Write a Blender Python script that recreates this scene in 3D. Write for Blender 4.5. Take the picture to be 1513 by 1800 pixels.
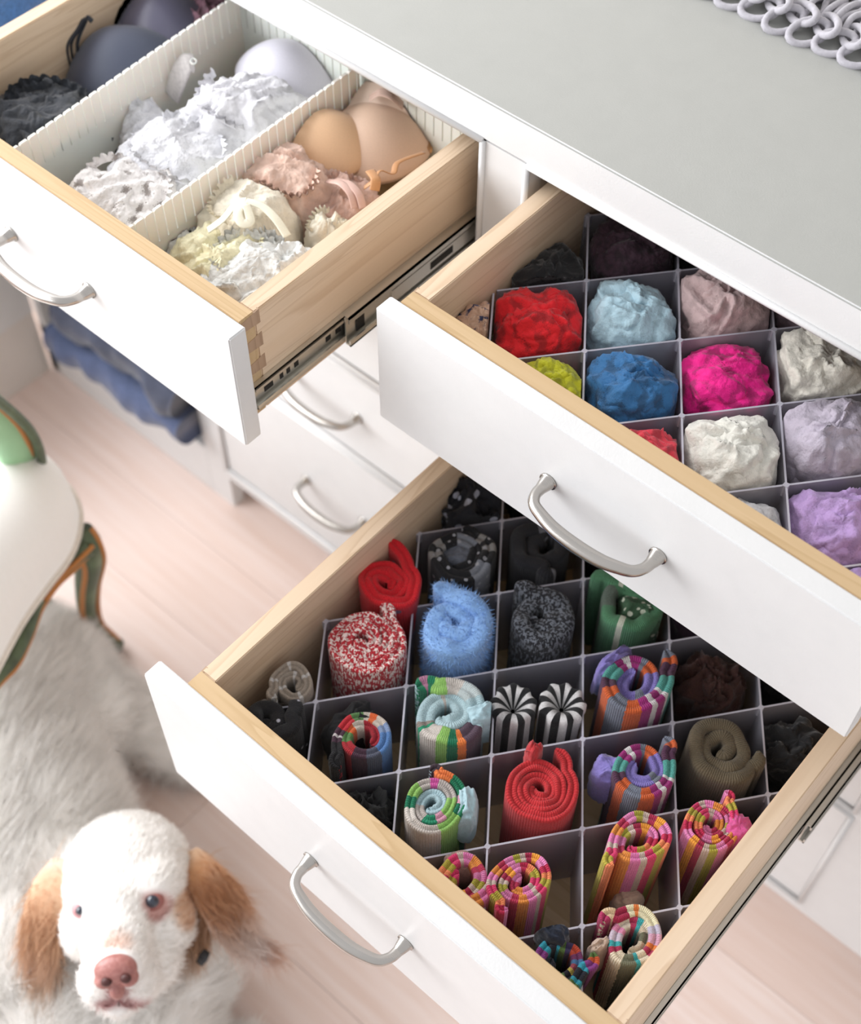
import bpy, bmesh, math, random
import numpy as np
from mathutils import Vector, Matrix, noise
PI = math.pi
for o in list(bpy.data.objects): bpy.data.objects.remove(o)
S = bpy.context.scene; C = S.collection

# ---------------------------------------------------------------- camera
F, CX, CY = 2455.37, 757.49, 900.23
CT = Vector((0.57468, -0.73014, 1.69794))
RM = Matrix(((0.752855747, 0.658164234, 0.005297747),
             (0.538399598, -0.611190540, -0.580148255),
             (-0.378594899, 0.439620253, -0.814493669)))
cam = bpy.data.cameras.new('camera'); co = bpy.data.objects.new('camera', cam); C.objects.link(co)
M3 = Matrix((RM[0], -RM[1], -RM[2])).transposed()
co.matrix_world = Matrix.Translation(CT) @ M3.to_4x4()
cam.sensor_fit = 'HORIZONTAL'; cam.sensor_width = 36; cam.lens = 36 * F / 1513
cam.shift_x = (756.5 - CX) / 1513; cam.shift_y = (CY - 900) / 1513
cam.clip_start = .05
cam.dof.use_dof = True; cam.dof.focus_distance = 1.08; cam.dof.aperture_fstop = 5.6
S.camera = co
def un(px, py, z):
    r = RM.transposed() @ Vector(((px - CX) / F, (py - CY) / F, 1.0))
    t = (z - CT.z) / r.z
    return CT + r * t

# ---------------------------------------------------------------- light
w = bpy.data.worlds.new('room_light'); S.world = w; w.use_nodes = True
bg = w.node_tree.nodes['Background']; bg.inputs[0].default_value = (.985, .985, 1.0, 1); bg.inputs[1].default_value = .77
def area(name, loc, target, size, size_y, power, col):
    l = bpy.data.lights.new(name, 'AREA'); l.shape = 'RECTANGLE'; l.size = size; l.size_y = size_y
    l.energy = power; l.color = col
    o = bpy.data.objects.new(name, l); C.objects.link(o); o.location = loc
    o.rotation_euler = (Vector(target) - Vector(loc)).to_track_quat('-Z', 'Y').to_euler()
    return o
area('window_light', (-1.7, -.72, 1.35), (-.1, -.25, .10), 1.9, 1.7, 78, (.98, .985, 1.0))
area('dog_fill_light', (-1.25, -2.1, 1.15), (-.1, -.55, .15), 1.3, 1.6, 17, (.98, .985, 1.0))  # added fill lamp, brightens the dog's back where the chair shades it
S.view_settings.view_transform = 'Standard'; S.view_settings.look = 'None'
S.view_settings.exposure = 0.09; S.view_settings.gamma = 1.0
S.view_settings.use_curve_mapping = False

# ---------------------------------------------------------------- materials
def lin(h):
    if isinstance(h, str):
        h = h.lstrip('#'); c = [int(h[i:i + 2], 16) / 255 for i in (0, 2, 4)]
    else: c = [v / 255 for v in h]
    return tuple((v / 12.92 if v <= .04045 else ((v + .055) / 1.055) ** 2.4) for v in c) + (1,)
class NT:
    def __init__(s, name):
        m = bpy.data.materials.new(name); m.use_nodes = True; s.m = m; s.t = m.node_tree; s.n = s.t.nodes
        s.b = s.n['Principled BSDF']; s.out = s.n['Material Output']
    def add(s, typ, **kw):
        n = s.n.new(typ)
        for k, v in kw.items(): setattr(n, k, v)
        return n
    def link(s, a, b): s.t.links.new(a, b)
    def coord(s, scale=(1, 1, 1), uv=False, rot=(0, 0, 0)):
        c = s.add('ShaderNodeTexCoord'); mp = s.add('ShaderNodeMapping')
        s.link(c.outputs['UV' if uv else 'Object'], mp.inputs[0]); mp.inputs['Scale'].default_value = scale
        mp.inputs['Rotation'].default_value = rot
        return mp.outputs[0]
    def noise(s, vec, scale, detail=3, rough=.5, dist=0):
        n = s.add('ShaderNodeTexNoise'); s.link(vec, n.inputs['Vector']); n.inputs['Scale'].default_value = scale
        n.inputs['Detail'].default_value = detail; n.inputs['Roughness'].default_value = rough
        n.inputs['Distortion'].default_value = dist
        return n.outputs[0]
    def ramp(s, fac, stops, const=False):
        r = s.add('ShaderNodeValToRGB'); s.link(fac, r.inputs[0])
        if const: r.color_ramp.interpolation = 'CONSTANT'
        e = r.color_ramp.elements
        while len(e) > 1: e.remove(e[-1])
        e[0].position = stops[0][0]; e[0].color = stops[0][1]
        for p, c in stops[1:]:
            x = e.new(p); x.color = c
        return r.outputs[0]
    def mix(s, fac, a, b, mode='MIX'):
        x = s.add('ShaderNodeMix', data_type='RGBA', blend_type=mode)
        for v, i in ((fac, 0), (a, 6), (b, 7)):
            if hasattr(v, 'is_output'): s.link(v, x.inputs[i])
            else: x.inputs[i].default_value = v
        return x.outputs[2]
    def math(s, op, a, b=None):
        x = s.add('ShaderNodeMath', operation=op)
        for v, i in ((a, 0), (b, 1)):
            if v is None: continue
            if hasattr(v, 'is_output'): s.link(v, x.inputs[i])
            else: x.inputs[i].default_value = v
        return x.outputs[0]
    def base(s, v):
        if hasattr(v, 'is_output'): s.link(v, s.b.inputs['Base Color'])
        else: s.b.inputs['Base Color'].default_value = v
    def bump(s, h, strength, dist=.001):
        x = s.add('ShaderNodeBump'); x.inputs['Strength'].default_value = strength; x.inputs['Distance'].default_value = dist
        s.link(h, x.inputs['Height']); s.link(x.outputs[0], s.b.inputs['Normal'])
    def set(s, **kw):
        for k, v in kw.items(): s.b.inputs[k.replace('_', ' ')].default_value = v
        return s.m
def plain(name, col, rough=.5, metal=0, bump=0, bscale=300, **kw):
    t = NT(name); c = lin(col)
    v = t.coord()
    n = t.noise(v, 40 if bscale > 40 else bscale, 2)
    t.base(t.mix(n, tuple(x * .96 for x in c[:3]) + (1,), tuple(min(1, x * 1.03) for x in c[:3]) + (1,)))
    if bump: t.bump(t.noise(v, bscale, 2), bump, .0006)
    return t.set(Roughness=rough, Metallic=metal, **kw)
paint = plain('white_satin_paint', '#dfdfdf', .38, 0, .25, 520)
counterm = plain('white_lacquered_top', '#abaca8', .42, 0, .2, 600)
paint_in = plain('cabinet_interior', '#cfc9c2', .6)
toe_m = plain('toe_kick_paint', '#d9d5d0', .6)
nickel = NT('brushed_nickel'); nickel.base(lin('#b9b5b0')); nickel.bump(nickel.noise(nickel.coord((30, 400, 400)), 3, 2), .05); nickel = nickel.set(Roughness=.27, Metallic=1)
steel = NT('zinc_steel'); steel.base(lin('#cfcdc6')); steel = steel.set(Roughness=.38, Metallic=1)
darkm = plain('dark_recess', '#151412', .7)
plast = plain('ivory_plastic', '#ebebe3', .35)
plast.node_tree.nodes['Principled BSDF'].inputs['Subsurface Weight'].default_value = .1
def wood(name, c0, c1, c2, axis, s=1.0, rough=.5):
    t = NT(name); sc = [26 * s, 26 * s, 26 * s]; sc[axis] = 1.3 * s
    v = t.coord(tuple(sc))
    n = t.noise(v, 1.2, 3, .5, .6)
    rings = t.math('FRACT', t.math('MULTIPLY', n, 9.0))
    col = t.ramp(rings, [(0, lin(c0)), (.6, lin(c1)), (.93, lin(c2)), (1, lin(c0))])
    sc2 = [260.] * 3; sc2[axis] = 9
    fine = t.noise(t.coord(tuple(sc2)), 1.5, 2)
    t.base(t.mix(.35, col, t.mix(fine, lin(c2), lin(c0)), 'MIX')); t.bump(fine, .08, .0005)
    return t.set(Roughness=rough)
woodY = wood('maple_side', '#e3cbb0', '#dfc6a9', '#cdb091', 1)
woodX = wood('maple_front', '#ccb089', '#c7aa82', '#b99a70', 0)
woodD = wood('maple_endgrain', '#b79a80', '#ac8f75', '#9c7f66', 2)
woodBot = wood('drawer_bottom', '#d9bf98', '#d3b88f', '#c5a87e', 0, .6)
pl = NT('frosted_plastic'); pl.base(lin('#adabb6')); pl = pl.set(Roughness=.45, Alpha=.42)
pledge = plain('frosted_plastic_edge', '#bdbbc6', .4)

def floor_mat():
    t = NT('pale_oak_plank'); oi = t.add('ShaderNodeObjectInfo')
    n = t.noise(t.coord((2.2, 38, 38)), 1.6, 4, .6, .4)
    c = t.ramp(n, [(.3, lin('#e6cfc4')), (.55, lin('#f0dfd8')), (.75, lin('#f5e8e3'))])
    c = t.mix(t.math('MULTIPLY', oi.outputs['Random'], .5), c, lin('#dfc6ba'))
    t.base(c); t.bump(n, .08, .001)
    return t.set(Roughness=.38)
floorm = floor_mat()
def cloth(name, c, rib=0, fuzz=.5, rough=.85, dark=.82, sheen=.3, scale=350):
    t = NT(name); v = t.coord(); col = lin(c)
    n = t.noise(v, scale, 3, .6)
    n2 = t.noise(v, 30, 2)
    d = tuple(x * dark for x in col[:3]) + (1,)
    t.base(t.mix(t.ramp(t.math('ADD', t.math('MULTIPLY', n, .7), t.math('MULTIPLY', n2, .3)), [(.38, (0, 0, 0, 1)), (.6, (1, 1, 1, 1))]), d, col))
    t.bump(n, fuzz, .0012)
    return t.set(Roughness=rough, Sheen_Weight=sheen)
def lace(name, c, hole=None, scale=95, rough=.8, dark=.62, bump=.8):
    t = NT(name); col = lin(c); v = t.coord()
    wv = t.add('ShaderNodeVectorMath', operation='ADD'); nz = t.add('ShaderNodeTexNoise'); nz.inputs['Scale'].default_value = 45
    t.link(v, nz.inputs['Vector'])
    sc = t.add('ShaderNodeVectorMath', operation='SCALE'); t.link(nz.outputs['Color'], sc.inputs[0]); sc.inputs['Scale'].default_value = .012
    t.link(v, wv.inputs[0]); t.link(sc.outputs[0], wv.inputs[1])
    vo = t.add('ShaderNodeTexVoronoi', feature='SMOOTH_F1'); t.link(wv.outputs[0], vo.inputs['Vector']); vo.inputs['Scale'].default_value = scale
    vo2 = t.add('ShaderNodeTexVoronoi', feature='DISTANCE_TO_EDGE'); t.link(v, vo2.inputs['Vector']); vo2.inputs['Scale'].default_value = scale * 5
    h = t.math('SUBTRACT', 1, t.math('MULTIPLY', vo.outputs['Distance'], 1.3))
    d = lin(hole) if hole else tuple(x * dark for x in col[:3]) + (1,)
    f = t.ramp(t.math('ADD', vo.outputs['Distance'], t.math('MULTIPLY', vo2.outputs['Distance'], .35)), [(.46 if not hole else .6, (0, 0, 0, 1)), (.62 if not hole else .66, (1, 1, 1, 1))])
    t.base(t.mix(f, col, d))
    t.bump(t.math('ADD', h, t.math('MULTIPLY', t.noise(v, 420, 2), .5)), bump, .0018)
    return t.set(Roughness=rough, Sheen_Weight=.15)
def stripe(name, cols, rep=1.0, marl=0, rib=True, dots=None):
    """knit whose colours change along the sock (u runs along the sock's length)"""
    t = NT(name); uvn = t.add('ShaderNodeTexCoord'); sp = t.add('ShaderNodeSeparateXYZ'); t.link(uvn.outputs['UV'], sp.inputs[0])
    u = sp.outputs[0]; jit = t.noise(t.coord((1, 1, 1)), 260, 2)
    uu = t.math('ADD', t.math('MULTIPLY', u, rep), t.math('MULTIPLY', t.math('SUBTRACT', jit, .5), .012))
    fr = t.math('FRACT', uu)
    tot = sum(x[1] for x in cols); p = 0; st = []
    for c, wd in cols: st.append((p / tot, lin(c))); p += wd
    col = t.ramp(fr, st, True)
    v = t.coord()
    if marl:
        mm = t.noise(t.coord((430, 430, 150)), 1.0, 2, .6)
        col = t.mix(t.ramp(mm, [(.5, (0, 0, 0, 1)), (.55, (1, 1, 1, 1))]), col, lin(marl))
    if dots:
        vo = t.add('ShaderNodeTexVoronoi'); t.link(v, vo.inputs['Vector']); vo.inputs['Scale'].default_value = dots[1]; vo.inputs['Randomness'].default_value = .45
        col = t.mix(t.ramp(vo.outputs['Distance'], [(0, (1, 1, 1, 1)), (dots[2], (1, 1, 1, 1)), (dots[2] + .03, (0, 0, 0, 1))]), col, lin(dots[0]))
    n = t.noise(v, 900, 2)
    ribs = t.math('SINE', t.math('MULTIPLY', u, 900.0))
    col = t.mix(t.ramp(n, [(.3, (0, 0, 0, 1)), (.65, (1, 1, 1, 1))]), t.mix(1, col, (.74, .74, .74, 1), 'MULTIPLY'), col)
    t.base(col); t.bump(t.math('ADD', n, t.math('MULTIPLY', ribs, .25)), .7, .0012)
    return t.set(Roughness=.9, Sheen_Weight=.12)

# ---------------------------------------------------------------- mesh helpers
def tag(o, label=None, cat=None, group=None, kind=None):
    if label: o['label'] = label
    if cat: o['category'] = cat
    if group: o['group'] = group
    if kind: o['kind'] = kind
    return o
def thing(name, label, cat, loc=(0, 0, 0), group=None):
    o = bpy.data.objects.new(name, None); o.empty_display_size = .03; C.objects.link(o); o.location = loc
    return tag(o, label, cat, group)
def obj(name, verts, faces, mats, parent=None, smooth=False, fm=None, uvs=None):
    me = bpy.data.meshes.new(name); me.from_pydata([tuple(v) for v in verts], [], faces)
    for m in (mats if isinstance(mats, (list, tuple)) else [mats]): me.materials.append(m)
    if fm:
        for p, i in zip(me.polygons, fm): p.material_index = i
    if uvs is not None:
        l = me.uv_layers.new(name='UVMap')
        for lp in me.loops: l.data[lp.index].uv = uvs[lp.vertex_index]
    if smooth: me.shade_smooth()
    me.update()
    o = bpy.data.objects.new(name, me); C.objects.link(o)
    if parent:
        o.parent = parent
        pl_ = parent.location
        pp = parent.parent
        off = Vector(pl_)
        while pp: off += pp.location; pp = pp.parent
        me.transform(Matrix.Translation(-off))
    return o
def bm_obj(name, bm, mats, parent=None, smooth=False):
    v = [x.co.copy() for x in bm.verts]; bm.verts.index_update(); f = [[a.index for a in p.verts] for p in bm.faces]
    fm = [p.material_index for p in bm.faces]; bm.free()
    return obj(name, v, f, mats, parent, smooth, fm)
def box(bm, x0, x1, y0, y1, z0, z1, bev=0, mi=0):
    r = bmesh.ops.create_cube(bm, size=1)['verts']
    bmesh.ops.scale(bm, vec=(x1 - x0, y1 - y0, z1 - z0), verts=r)
    bmesh.ops.translate(bm, vec=((x0 + x1) / 2, (y0 + y1) / 2, (z0 + z1) / 2), verts=r)
    fs = {f for v in r for f in v.link_faces}
    for f in fs: f.material_index = mi
    if bev:
        es = list({e for f in fs for e in f.edges})
        q = bmesh.ops.bevel(bm, geom=es, offset=bev, segments=2, affect='EDGES')
        for f in q['faces']: f.material_index = mi
def boxo(name, d, mat, parent=None, bev=0, smooth=False):
    bm = bmesh.new(); box(bm, *d, bev=bev); return bm_obj(name, bm, mat, parent, smooth)
def tube(pts, rad, seg=10, flat=None, cap=True):
    """verts, faces of a tube along pts; rad number or list; flat = (a,b) cross-section scale"""
    P = [Vector(p) for p in pts]; n = len(P)
    R = rad if isinstance(rad, (list, tuple)) else [rad] * n
    V = []; Fc = []; up = None
    for i in range(n):
        t = (P[min(i + 1, n - 1)] - P[max(i - 1, 0)])
        t = t.normalized() if t.length > 1e-9 else Vector((0, 0, 1))
        if up is None: up = Vector((0, 0, 1)) if abs(t.z) < .9 else Vector((0, 1, 0))
        s = t.cross(up).normalized(); up = s.cross(t).normalized()
        a, b = flat if flat else (1, 1)
        for k in range(seg):
            q = 2 * PI * k / seg; V.append(P[i] + s * (math.cos(q) * R[i] * a) + up * (math.sin(q) * R[i] * b))
    for i in range(n - 1):
        for k in range(seg):
            k2 = (k + 1) % seg; Fc.append((i * seg + k, i * seg + k2, (i + 1) * seg + k2, (i + 1) * seg + k))
    if cap: Fc.append(tuple(range(seg - 1, -1, -1))); Fc.append(tuple((n - 1) * seg + k for k in range(seg)))
    return V, Fc
def merge(parts):
    V = []; Fc = []
    for v, f in parts:
        o = len(V); V += list(v); Fc += [tuple(i + o for i in q) for q in f]
    return V, Fc
def catmull(P, n=8):
    P = [Vector(p) for p in P]; out = []
    for i in range(len(P) - 1):
        p0 = P[max(i - 1, 0)]; p1 = P[i]; p2 = P[i + 1]; p3 = P[min(i + 2, len(P) - 1)]
        for k in range(n):
            t = k / n
            out.append(.5 * ((2 * p1) + (p2 - p0) * t + (2 * p0 - 5 * p1 + 4 * p2 - p3) * t * t + (3 * p1 - p0 - 3 * p2 + p3) * t ** 3))
    out.append(P[-1]); return out
def copy_tree(o, parent=None):
    c = o.copy(); C.objects.link(c); c.parent = parent
    for ch in list(o.children): copy_tree(ch, c)
    return c

# ---------------------------------------------------------------- setting
fl = boxo('floor', (-2.9, 2.2, -3.0, .9, -.05, -.012), plain('subfloor', '#8f7765', .7)); tag(fl, kind='structure')
random.seed(4)
pm = None
pw, pll = .118, 1.35
bm = bmesh.new(); box(bm, 0, pll - .0005, 0, pw - .0005, -.012, 0, bev=.0003)
pv = bm_obj('plank', bm, floorm, fl)
planks = []
for r in range(-14, 4):
    x = -2.3 + ((r * .47) % 1.0) * pll * .9 - pll * .5
    while x < 1.6:
        planks.append((x, .045 + r * pw)); x += pll
for i, (x, y) in enumerate(planks):
    o = pv if i == 0 else pv.copy()
    if i: C.objects.link(o)
    o.location = (x, y, 0)
wl = plain('wall_paint', '#e6e2dc', .8)
tag(boxo('wall_back', (-3.0, 2.3, .66, .70, 0, 2.6), wl), kind='structure')
tag(boxo('baseboard_back', (-3.0, 2.3, .645, .66, 0, .10), paint), kind='structure')

# ---------------------------------------------------------------- dresser
DZ = .07
dr = thing('dresser', 'long white painted built-in dresser with inset drawers and pale top', 'dresser', (0, 0, 0))
CTZ = .97
ctop = boxo('countertop', (-1.25, 1.3, 0, .645, .9302, CTZ), counterm, dr, bev=.0016)
ctop.data.materials.append(paint)
for p in ctop.data.polygons:
    if p.normal.y < -.3: p.material_index = 1
def rail(x0, x1, z0, z1, y0=0, y1=.02, nm='face_rail', bev=.0008): return boxo(nm, (x0, x1, y0, y1, z0, z1), paint, dr, bev)
OA = (-.478, 0); OB = (.047, .525); OD = (-.84, -.53)
def stile(x0, x1, z0, z1): return rail(x0, x1, z0, z1, nm='face_stile', bev=0)
stile(0, .047, .07, .93); stile(.525, .60, .07, .93); stile(-.53, -.478, .705, .93)
stile(-.859, -.84, .0, .93)
stile(-.486, -.4415, 0, .705)
rail(-.859, -.486, 0, .105, nm='plinth_board')
rail(-.4415, 0, .07, .093, bev=0); rail(.047, .525, .07, .093, bev=0); rail(.60, 1.3, .07, .93, nm='end_panel', bev=0)
rail(-.4415, 0, .34, .352, bev=0); rail(.047, .525, .34, .352, bev=0)
rail(-.4415, 0, .505, .515, bev=0); rail(.047, .525, .505, .515, bev=0)
rail(-.478, 0, .705, .775, bev=0); rail(.047, .525, .705, .775, bev=0); rail(-.84, -.53, .705, .775, bev=0)
boxo('toe_kick', (-.486, 1.3, .045, .055, 0, .07), toe_m, dr)
boxo('side_board', (-.486, -.468, .02, .60, 0, .705), paint, dr)
boxo('side_board', (.0, .047, .02, .60, .07, .93), paint_in, dr)
boxo('side_board', (.53, .55, .02, .60, .07, .93), paint_in, dr)
boxo('side_board', (-.53, -.48, .02, .60, .705, .93), paint_in, dr)
boxo('side_board', (-.859, -.842, .02, .60, 0, .93), paint_in, dr)
boxo('back_board', (-.859, 1.3, .60, .61, .0, .945), paint_in, dr)
boxo('bottom_board', (-.859, .6, .02, .60, .07, .085), paint_in, dr)
boxo('bottom_board', (-.842, -.486, .02, .60, .10, .112), paint_in, dr)
boxo('middle_board', (-.842, .6, .02, .60, .718, .728), paint_in, dr)
# beads round the openings
def bead(x0, x1, z0, z1):
    r = .003
    for q in (((x0, -.001, z0), (x0, -.001, z1)), ((x1, -.001, z0), (x1, -.001, z1)), ((x0, -.001, z0), (x1, -.001, z0)), ((x0, -.001, z1), (x1, -.001, z1))):
        v, f = tube(q, r, 8); obj('bead', v, f, paint, dr, True)
bead(OA[0], OA[1], .775, .93); bead(OB[0], OB[1], .775, .93); bead(OB[0], OB[1], .515, .705)
for x0, x1 in ((-.4415, 0), OB):
    bead(x0, x1, .093, .34); bead(x0, x1, .352, .505)
bead(-.4415, 0, .515, .705)

def handle(parent, xc, yf, zc, half=.0515, out=.030):
    """arched pull with flared feet on a drawer front whose face is y = yf"""
    P = [(xc - half, yf, zc), (xc - half, yf - .010, zc), (xc - half + .001, yf - .018, zc + .001), (xc - half + .006, yf - .0255, zc + .0015), (xc - half + .016, yf - .0295, zc + .001),
         (xc - half * .4, yf - .0325, zc - .0005), (xc, yf - .0335, zc - .001)]
    R = [.0074, .0047, .0044, .0046, .005, .0056, .0058]
    P = P + [(2 * xc - a, b, c) for a, b, c in P[-2::-1]]; R = R + R[-2::-1]
    Q = catmull(P, 5); RR = []
    for i in range(len(R) - 1):
        for k in range(5): RR.append(R[i] + (R[i + 1] - R[i]) * k / 5)
    RR.append(R[-1])
    RR[1] = .0068; RR[-2] = .0068
    parts = [tube(Q, RR, 14)]
    for s in (-1, 1):
        parts.append(tube([(xc + s * half, yf, zc), (xc + s * half, yf - .0016, zc)], [.0078, .0078], 16))
    v, f = merge(parts)
    o = obj('handle', v, f, nickel, parent, True); o['label'] = 'brushed nickel bow handle'
    return o
def front(parent, x0, x1, z0, z1, yf, t=.018):
    return boxo('drawer_front', (x0, x1, yf, yf + t, z0, z1), paint, parent, bev=.0012)
def closed(x0, x1, z0, z1):
    d = boxo('drawer', (x0 + .012, x1 - .012, .0205, .45, z0 + .012, z1 - .02), woodX, dr)
    front(d, x0 + .0025, x1 - .0025, z0 + .0025, z1 - .0025, .001)
    handle(d, (x0 + x1) / 2, .001, (z0 + z1) / 2)
closed(-.4415, 0, .515, .705); closed(-.4415, 0, .352, .505); closed(-.4415, 0, .093, .34)
closed(.047, .525, .352, .505); closed(.047, .525, .093, .34)

def slide(parent, x, s, yfront, yjoint, yback, zc):
    """telescopic runner on a drawer side; s = outward direction"""
    def bx(b, a0, a1, y0, y1, z0, z1):
        X = sorted((x + s * a0, x + s * a1)); box(b, X[0], X[1], y0, y1, z0, z1)
    b = bmesh.new()
    bx(b, .0003, .0016, yfront, yback, zc - .012, zc + .012); bx(b, .0003, .006, yfront, yback, zc + .0115, zc + .0135); bx(b, .0003, .006, yfront, yback, zc - .0135, zc - .0115)
    bx(b, .0045, .006, yfront, yback, zc + .0085, zc + .0135); bx(b, .0045, .006, yfront, yback, zc - .0135, zc - .0085)
    bm_obj('slide_inner', b, steel, parent)
    b = bmesh.new()
    bx(b, .0065, .0078, yjoint, yback, zc - .016, zc + .016); bx(b, .0065, .0125, yjoint, yback, zc + .0155, zc + .0175); bx(b, .0065, .0125, yjoint, yback, zc - .0175, zc - .0155)
    bx(b, .011, .0125, yjoint, yback, zc + .0105, zc + .0175); bx(b, .011, .0125, yjoint, yback, zc - .0175, zc - .0105)
    bx(b, .0078, .0112, yjoint + .055, yback, zc - .0075, zc + .0075)
    bm_obj('slide_outer', b, steel, parent)
    def slot(*a):
        b = bmesh.new(); bx(b, *a); bm_obj('slot', b, darkm, parent)
    for yy, ln_ in ((yfront + .012, .010), (yfront + .030, .004), (yfront + .038, .004), (yfront + .047, .005), (yfront + .085, .006), (yfront + .097, .006)):
        slot(.0016, .0019, yy, yy + ln_, zc - .004, zc + .003)
    slot(.0112, .0115, yjoint + .105, yjoint + .135, zc - .004, zc + .004)
    slot(.0078, .0088, yjoint + .012, yjoint + .022, zc - .010, zc + .012)
def open_drawer(px, bx_, yf, z0, z1, zb0, tf=.0152, ts=.016, depth=.46, right_slide=None, label=None, ztop=None):
    x0, x1 = bx_; yb = yf + .018; zt = ztop or z1
    d = boxo('drawer', (x0 + ts, x1 - ts, yb + tf, yb + depth - .012, zb0 + .006, zb0 + .012), woodBot, dr)
    if label: d['label'] = label
    front(d, px[0], px[1], z0, z1, yf)
    boxo('box_front', (x0, x1, yb, yb + tf, zb0, zt), woodX, d, bev=.0006)
    for a, b in ((x0, x0 + ts), (x1 - ts, x1)):
        boxo('side_panel', (a, b, yb + tf + .0002, yb + depth, zb0, zt - .0006), woodY, d, bev=.001)
    boxo('box_back', (x0 + ts, x1 - ts, yb + depth - .014, yb + depth, zb0, zt - .002), woodX, d)
    for xs, s in ((x1, 1), (x0, -1)):
        n = 5
        for k in range(n):
            zc = zt - .008 - k * .0255
            if zc - .012 < zb0: break
            b = bmesh.new(); yy = yb + tf
            V = [(xs - s * .002, yb - .0, zc - .0055), (xs - s * .002, yb, zc + .0045), (xs - s * .002, yy + .0055, zc + .0075), (xs - s * .002, yy + .0055, zc - .0075)]
            V2 = [(xs + s * .0004, a[1], a[2]) for a in V]
            f = [(0, 1, 2, 3), (7, 6, 5, 4), (0, 4, 5, 1), (1, 5, 6, 2), (2, 6, 7, 3), (3, 7, 4, 0)]
            b.free(); q = obj('dovetail_pin', V + V2, f, woodD, d)
    handle(d, (px[0] + px[1]) / 2, yf, (z0 + z1) / 2 - .001)
    for xs, s in ((x1, 1), (x0, -1)):
        slide(d, xs, s, yb + .002, yb + .105 if right_slide is None else right_slide, yb + depth, zb0 + .026)
    return d
dA = open_drawer((-.473, -.012), (-.4495, -.0195), -.2856, .7792, .9096, .795, right_slide=-.162, label='open lingerie drawer with dovetailed maple side')
dB = open_drawer((.0478, .5055), (.0578, .492), -.1867, .7775, .909, .788, right_slide=-.05, label='open drawer holding folded lace in a honeycomb insert')
dC = open_drawer((.043, .507), (.0757, .501), -.467, .5182, .7017, .53, depth=.49, right_slide=-.157, label='lowest open drawer, filled with rolled socks')
dD = open_drawer((-.836, -.534), (-.828, -.542), -.22, .7792, .9096, .795, right_slide=-.1, label='open drawer with blue clothes at far left')

# ---------------------------------------------------------------- honeycomb dividers
def comb(name, label, o, e1, e2, rect, z0, z1, jr, ir):
    T = thing(name, label, 'drawer divider', (rect[0], rect[2], z0))
    o = Vector(o); e1 = Vector(e1); e2 = Vector(e2)
    def clip(p, d):
        lo, hi = -99, 99
        for k in (0, 1):
            a, b = rect[2 * k], rect[2 * k + 1]
            if abs(d[k]) < 1e-9: continue
            t1, t2 = (a - p[k]) / d[k], (b - p[k]) / d[k]
            if t1 > t2: t1, t2 = t2, t1
            lo = max(lo, t1); hi = min(hi, t2)
        return (lo, hi) if hi - lo > .15 else None
    def strip(p, d, nodes):
        c = clip(p, d)
        if not c: return
        b = bmesh.new(); u = d.normalized(); n = Vector((-u.y, u.x)) * .0008
        a = p + d * c[0]; e = p + d * c[1]
        V = [(q.x, q.y, z) for z in (z0, z1) for q in (a - n, e - n, e + n, a + n)]
        Fc = [(3, 2, 1, 0), (4, 5, 6, 7), (0, 1, 5, 4), (1, 2, 6, 5), (2, 3, 7, 6), (3, 0, 4, 7)]; fm = [0, 1, 0, 0, 0, 0]
        for k in (nodes if d is e1 else ()):
            if not (c[0] - .02 < k < c[1] + .02): continue
            q = p + d * k; w_ = .0034; base = len(V)
            if not (rect[0] - .001 < q.x < rect[1] + .001 and rect[2] < q.y < rect[3]): continue
            nn_ = n.normalized(); pts = [q - u * w_, q - nn_ * .0028, q + u * w_, q + nn_ * .0028]
            V += [(a_.x, a_.y, z) for z in (z1 - .012, z1 + .0004) for a_ in pts]
            Fc += [tuple(base + i for i in f) for f in ((3, 2, 1, 0), (4, 5, 6, 7), (0, 1, 5, 4), (1, 2, 6, 5), (2, 3, 7, 6), (3, 0, 4, 7))]; fm += [1] * 6
        b.free()
        obj('divider_strip', V, Fc, [pl, pledge], T, fm=fm)
    for i in ir: strip(o + e2 * i, e1, [j for j in jr])
    for j in jr: strip(o + e1 * j, e2, [i for i in ir])
    return T
oC, e1C, e2C = Vector((.1415, -.374)), Vector((.0475, .0613)), Vector((-.0479, .0627))
oB, e1B, e2B = Vector((.0728, -.0697)), Vector((.0509, .0608)), Vector((-.0471, .0641))
comb('honeycomb_divider', 'frosted plastic diamond divider between the rolled socks', oC, e1C, e2C, (.0925, .4845, -.433, .02), .543, .645, range(-2, 9), range(-7, 6))
comb('honeycomb_divider', 'frosted plastic diamond divider between the lace underwear', oB, e1B, e2B, (.0745, .4755, -.1525, .26), .801, .855, range(-2, 9), range(-7, 6))
def cellC(j, i, dx=0, dy=0):
    c = oC + e1C * (j + .5) + e2C * (i + .5); return c.x + dx, c.y + dy
def cellB(j, i, dx=0, dy=0):
    c = oB + e1B * (j + .5) + e2B * (i + .5); return c.x + dx, c.y + dy

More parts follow.
